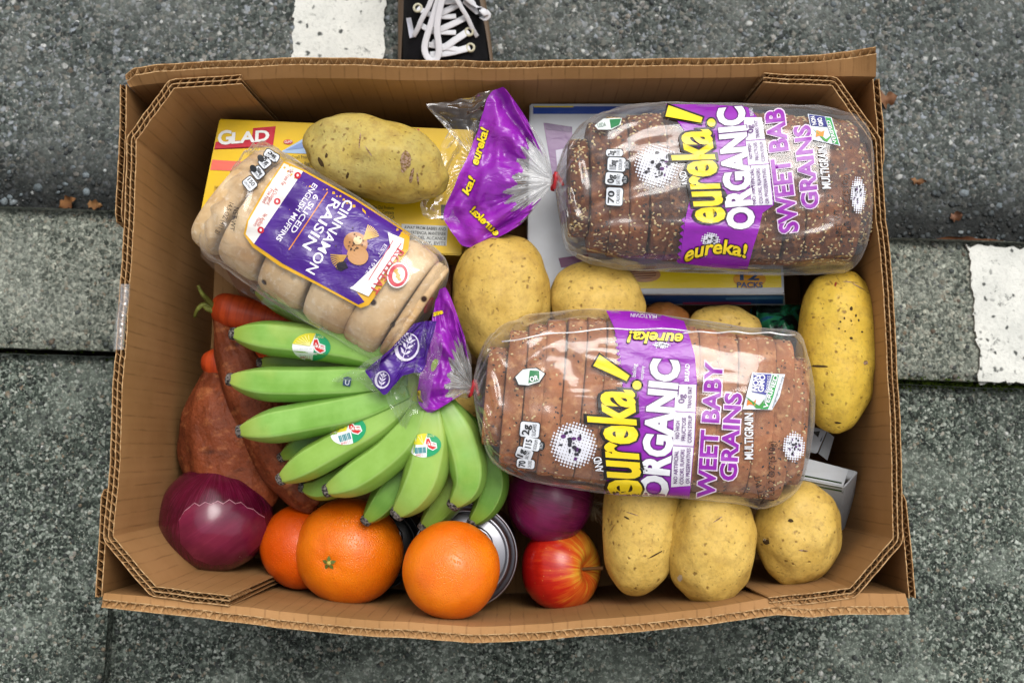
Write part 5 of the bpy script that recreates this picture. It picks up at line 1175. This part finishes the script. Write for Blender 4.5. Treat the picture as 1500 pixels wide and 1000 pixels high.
p.disc(583, 403, 16, 19, '#e9e5e2', 5, 24, .3, 4); p.disc(583, 403, 14, 17, '#c0263a', 6, 24, .3, 4); p.disc(584, 403, 9, 12, '#efe6d2', 7, 20, .3, 4)
for k in range(4): p.disc(582 + k * 1.5 - 2, 396 + k * 4, 4, 2.2, '#c89a3a', 8, 10, .9 if k % 2 else -.5)
p.text('EST 1932', (563, 357), (535, 400), 5, '#d8cfe4', layer=3, step=8)
nutri(p, 398, 228, 22, 12, .55, '0g', 'SUGARS'); nutri(p, 388, 238, 15, 15, .9, '5g', 'TOTAL', tag=False); nutri(p, 378, 253, 17, 15, .9, '200mg', 'SODIUM'); nutri(p, 366, 269, 18, 16, .9, '150', 'CALORIES')
p.g = 'percent_mark/1'
p.disc(382, 232, 6, 4.5, '#232326', 3, 14, .9); p.g = 'percent_mark/2'; p.disc(371, 247, 6, 4.5, '#232326', 3, 14, .9)
p.g = 'weight_print'
p.text('NET WT', (343, 303), (336, 337), 7, '#2a2222', layer=1, step=8); p.text('14.5 OZ (411 g)', (336, 296), (316, 342), 7, '#2a2222', layer=1, step=8)
p.g = 'red_mark'
p.disc(628, 447, 4, 13, '#b01828', 0, 14, .5)
p.build('printed_label', lm, MORG)
# rear seam of the muffin bag that hangs out below, towards the bananas
sv = []
for i in range(50):
    t = i / 49; x, y = 298 + t * 262, 366 + t * 160 + 4 * math.sin(t * 9)
    for k in range(4): sv.append(P(x - 3.5 * k * math.sin(PI * t + .5), y + 4.5 * k * (.6 + math.sin(PI * t)), .160 - .004 * k + .002 * fbm((t * 14, k, 2))))
mk('bag_seam', sv, grid_faces(50, 4), TAILF, lm, org=MORG)
vs, fs, mi = fan((622, 470, .190), [(640, 470, .196), (634, 492, .2), (627, 515, .2), (621, 541, .198), (606, 546, .198), (588, 552, .197), (576, 566, .193), (562, 578, .188), (548, 562, .19), (535, 543, .19), (550, 534, .197), (564, 522, .2), (580, 502, .2), (592, 490, .2), (606, 474, .196)], None, lambda r, a: 0, .0028, seed=31, fold=2.5, nr=40, na=120)
tM = mk('bag_tail', vs, fs, [DEEP], lm, org=MORG)
p = Print([(vs, fs)], first=.0012, gap=.0004)
def wheat(cx, cy, r, ang):
    ca, sa = math.cos(ang), math.sin(ang); T = lambda u, v_: (cx + (u * ca - v_ * sa) * r, cy + (u * sa + v_ * ca) * r)
    n = 28; outer = [T(math.cos(2 * PI * i / n) * .86, math.sin(2 * PI * i / n)) for i in range(n)]; p.poly(outer, '#d6cfe2', 0, 3); p.poly([T(math.cos(2 * PI * i / n) * .66 + .06, math.sin(2 * PI * i / n) * .84 - .06) for i in range(n)], '#3c1670', 1, 3)
    for k in range(3):
        for sg in (-1, 1): x0, y0 = 0, .55 - .42 * k; p.poly([T(x0, y0), T(sg * .22, y0 - .08), T(sg * .42, y0 - .42), T(sg * .16, y0 - .30)], '#d6cfe2', 2, 3)
    p.poly([T(0, -.42), T(.14, -.62), T(0, -.88), T(-.14, -.62)], '#d6cfe2', 2, 3); p.poly([T(-.03, 1.05), T(.03, 1.05), T(.03, -.4), T(-.03, -.4)], '#d6cfe2', 2, 3)
wheat(596, 508, 21, .35); wheat(560, 556, 13, .2)
p.build('wheat_emblem', tM, MORG)
for nk, ol, sd in (((606, 530, .199), [(636, 552, .192), (628, 590, .178), (621, 610, .17), (607, 606, .17), (598, 620, .168), (590, 642, .166), (584, 616, .168), (570, 594, .172), (559, 560, .182), (560, 543, .19)], 41), ((556, 532, .198), [(556, 582, .18), (540, 570, .182), (524, 558, .18), (505, 560, .178), (486, 557, .174), (504, 547, .178), (524, 538, .186), (540, 526, .192), (560, 520, .2)], 43), ((620, 480, .199), [(648, 490, .19), (648, 510, .19), (640, 545, .19), (626, 556, .19), (606, 546, .2)], 44)):
    vs, fs, mi = fan(nk, ol, None, lambda r, a: 0, .0045, seed=sd, fold=3, nr=36, na=100); mk('loose_film', vs, fs, [TAILF], lm, org=MORG)
p = Print([(vM, fM), (vs, fs), BN['u2'][1:]], first=.002)
p.poly([(503, 553), (510, 551), (515, 554), (513, 566), (502, 564)], '#27436a', 0, None); p.text('U', (505, 563), (511, 564), 7, '#cfd8e0', layer=1, step=None, bold=.02); p.build('certification_mark', lm, MORG)

# ------------------------------------------------------------------ sneaker on the road above the box
ROADZ = GZ + ROADZ
SORG = P(645, 0, ROADZ)
shoe = empty('sneaker', SORG, 'black canvas sneaker with white laces on the road behind the box', 'shoe')
g = G('black_canvas', .9, .15); v = g.co(); CANV = g.set(col=g.mix(g.mr(g.noise(v, 60, 3), .4, .6), '#0b0b0d', '#141316'), nrm=g.bump(g.n('TexWave', {0: v, 1: 500}, wave_type='BANDS'), .2, .0006))
GUM = flat('gum_sole', '#5a4630', .6); LACE = G('white_lace', .8, .2); v = LACE.co(); LACE = LACE.set(col='#d4d4d8', nrm=LACE.bump(LACE.noise(v, 900, 2), .4, .0008)); EYE = flat('eyelet', '#b9b49a', .4)
ST_ = [(655, 655, 178, .026), (612, 706, 168, .036), (594, 721, 145, .046), (588, 722, 115, .054), (588, 719, 85, .060), (589, 714, 50, .068), (590, 708, 15, .078), (592, 702, -25, .088), (597, 692, -75, .100), (600, 686, -125, .104), (602, 682, -165, .098), (612, 670, -195, .088), (640, 642, -206, .06)]
def loft_shoe(grow, z0, hmul, n=60, m=28):
    vs = []
    for i in range(n):
        a, b, y, h = cr(ST_, i / (n - 1)); c = P((a + b) / 2, y, ROADZ); L, Rr = P(a, y, ROADZ), P(b, y, ROADZ); w_ = (Rr - L).length / 2 + grow; w_ = max(w_, .001)
        for j in range(m):
            an = PI * j / (m - 1); x = -math.copysign(abs(math.cos(an)) ** .55, math.cos(an)) * w_; zz = z0 + (h * hmul - z0) * (math.sin(an) ** .62)
            x *= 1 - .18 * (zz - z0) / max(h, .02) * (1 if hmul == 1 else 0)
            vs.append(Vector((c.x + x, c.y, ROADZ + zz)))
    return vs, grid_faces(n, m)
vs, fs = loft_shoe(-.002, .012, 1.0); uv_, uf_ = vs, fs; mk('upper', vs, fs, CANV, shoe, org=SORG)
sv, n, m = [], 60, 0
ring = []
for i in range(60): a, b, y, h = cr(ST_, i / 59); ring.append((P(a, y, ROADZ), P(b, y, ROADZ)))
loop = [r_[0] for r_ in ring] + [r_[1] for r_ in reversed(ring)]; cc = sum(loop, Vector()) / len(loop); K = len(loop)
for zz, gr in ((.001, .001), (.006, .004), (.018, .004), (.022, .0015), (.022, -.004)):
    for q in loop: d = (q - cc).normalized(); sv.append(Vector((q.x + d.x * gr, q.y + d.y * gr, ROADZ + zz)))
mk('sole', sv, grid_faces(5, K, True) + [tuple(range(K - 1, -1, -1))], GUM, shoe, org=SORG)
c = P(643, -112, ROADZ + .09); vs, fs = lathe([(.0, -.010), (.020, -.010), (.027, .0), (.031, .010), (.034, .009), (.037, -.012)], Vector((c.x, c.y, ROADZ + .100)), 36); vs = [Vector((v_.x, c.y + (v_.y - c.y) * 1.35, v_.z)) for v_ in vs]; mk('collar', vs, fs, CANV, shoe, org=SORG)
SB_ = BVHTree.FromPolygons(uv_, uf_)
def on_shoe(px, py, lift):
    d = ray(px, py).normalized(); loc, n_, i, ds = SB_.ray_cast(CAM, d); return (loc if loc is not None else P(px, py, ROADZ + .07)) - d * lift
def lace(pts, wpx, lift=.002, th=.0008):
    q = [cr([p_ if len(p_) == 3 else p_ + (lift,) for p_ in pts], t / 30) for t in range(31)]; path = [on_shoe(*x) for x in q]
    vs, fs = tube(path, 1, 10, flatten=(wpx * .00072 / 2, th)); mk('lace', vs, fs, LACE, shoe, org=SORG)
for pts, wd in (([(630, 81), (660, 77), (688, 70)], 11), ([(632, 62), (648, 70), (668, 58), (686, 46)], 11), ([(628, 66), (645, 68), (670, 73)], 9), ([(640, 47), (655, 48), (668, 48)], 8), ([(641, 45), (662, 36), (682, 26)], 10), ([(640, 24), (655, 25), (668, 24)], 8), ([(642, 22), (660, 13), (676, 4)], 10), ([(618, 38), (630, 45), (640, 47)], 9), ([(612, 12), (626, 20), (640, 24)], 9), ([(640, 2), (655, 3), (672, 1)], 9)): lace(pts, wd, .003)
lace([(652, -30, .012), (642, 0, .010), (633, 30, .009), (623, 62, .008), (623, 78, .008), (631, 89, .008), (640, 86, .008), (643, 70, .009), (640, 40, .011), (646, 5, .013), (655, -30, .014)], 10)
lace([(640, -30, .012), (630, 5, .010), (618, 28, .008), (612, 42, .006), (606, 53, .004)], 8)
lace([(655, -25, .016), (672, 5, .013), (684, 25, .010), (692, 42, .007), (699, 54, .005)], 7)
lace([(660, -30, .018), (682, -5, .018), (705, 14, .016), (714, 22, .012), (708, 26, .008), (695, 14, .008), (680, 0, .012)], 11)
for x, y in ((687, 47), (689, 70), (612, 12)):
    c = on_shoe(x, y, .004); vs = []; q = [c + Vector((.0042 * math.cos(2 * PI * k / 20), .0042 * math.sin(2 * PI * k / 20), 0)) for k in range(21)]; vs, fs = tube(q, .0014, 8, False); mk('eyelet', vs, fs, EYE, shoe, org=SORG)
tv = [on_shoe(x, y, .003) for x, y in ((595, 27), (602, 26), (608, 54), (600, 56))]; tl = mk('side_tag', tv + [t_ - Vector((0, 0, .0015)) for t_ in tv], [(0, 3, 2, 1), (4, 5, 6, 7), (0, 1, 5, 4), (1, 2, 6, 5), (2, 3, 7, 6), (3, 0, 4, 7)], pm('#d4d6e2'), shoe, smooth=False, org=SORG)

if OTXT.name in COL.objects: COL.objects.unlink(OTXT)
bpy.data.objects.remove(OTXT)
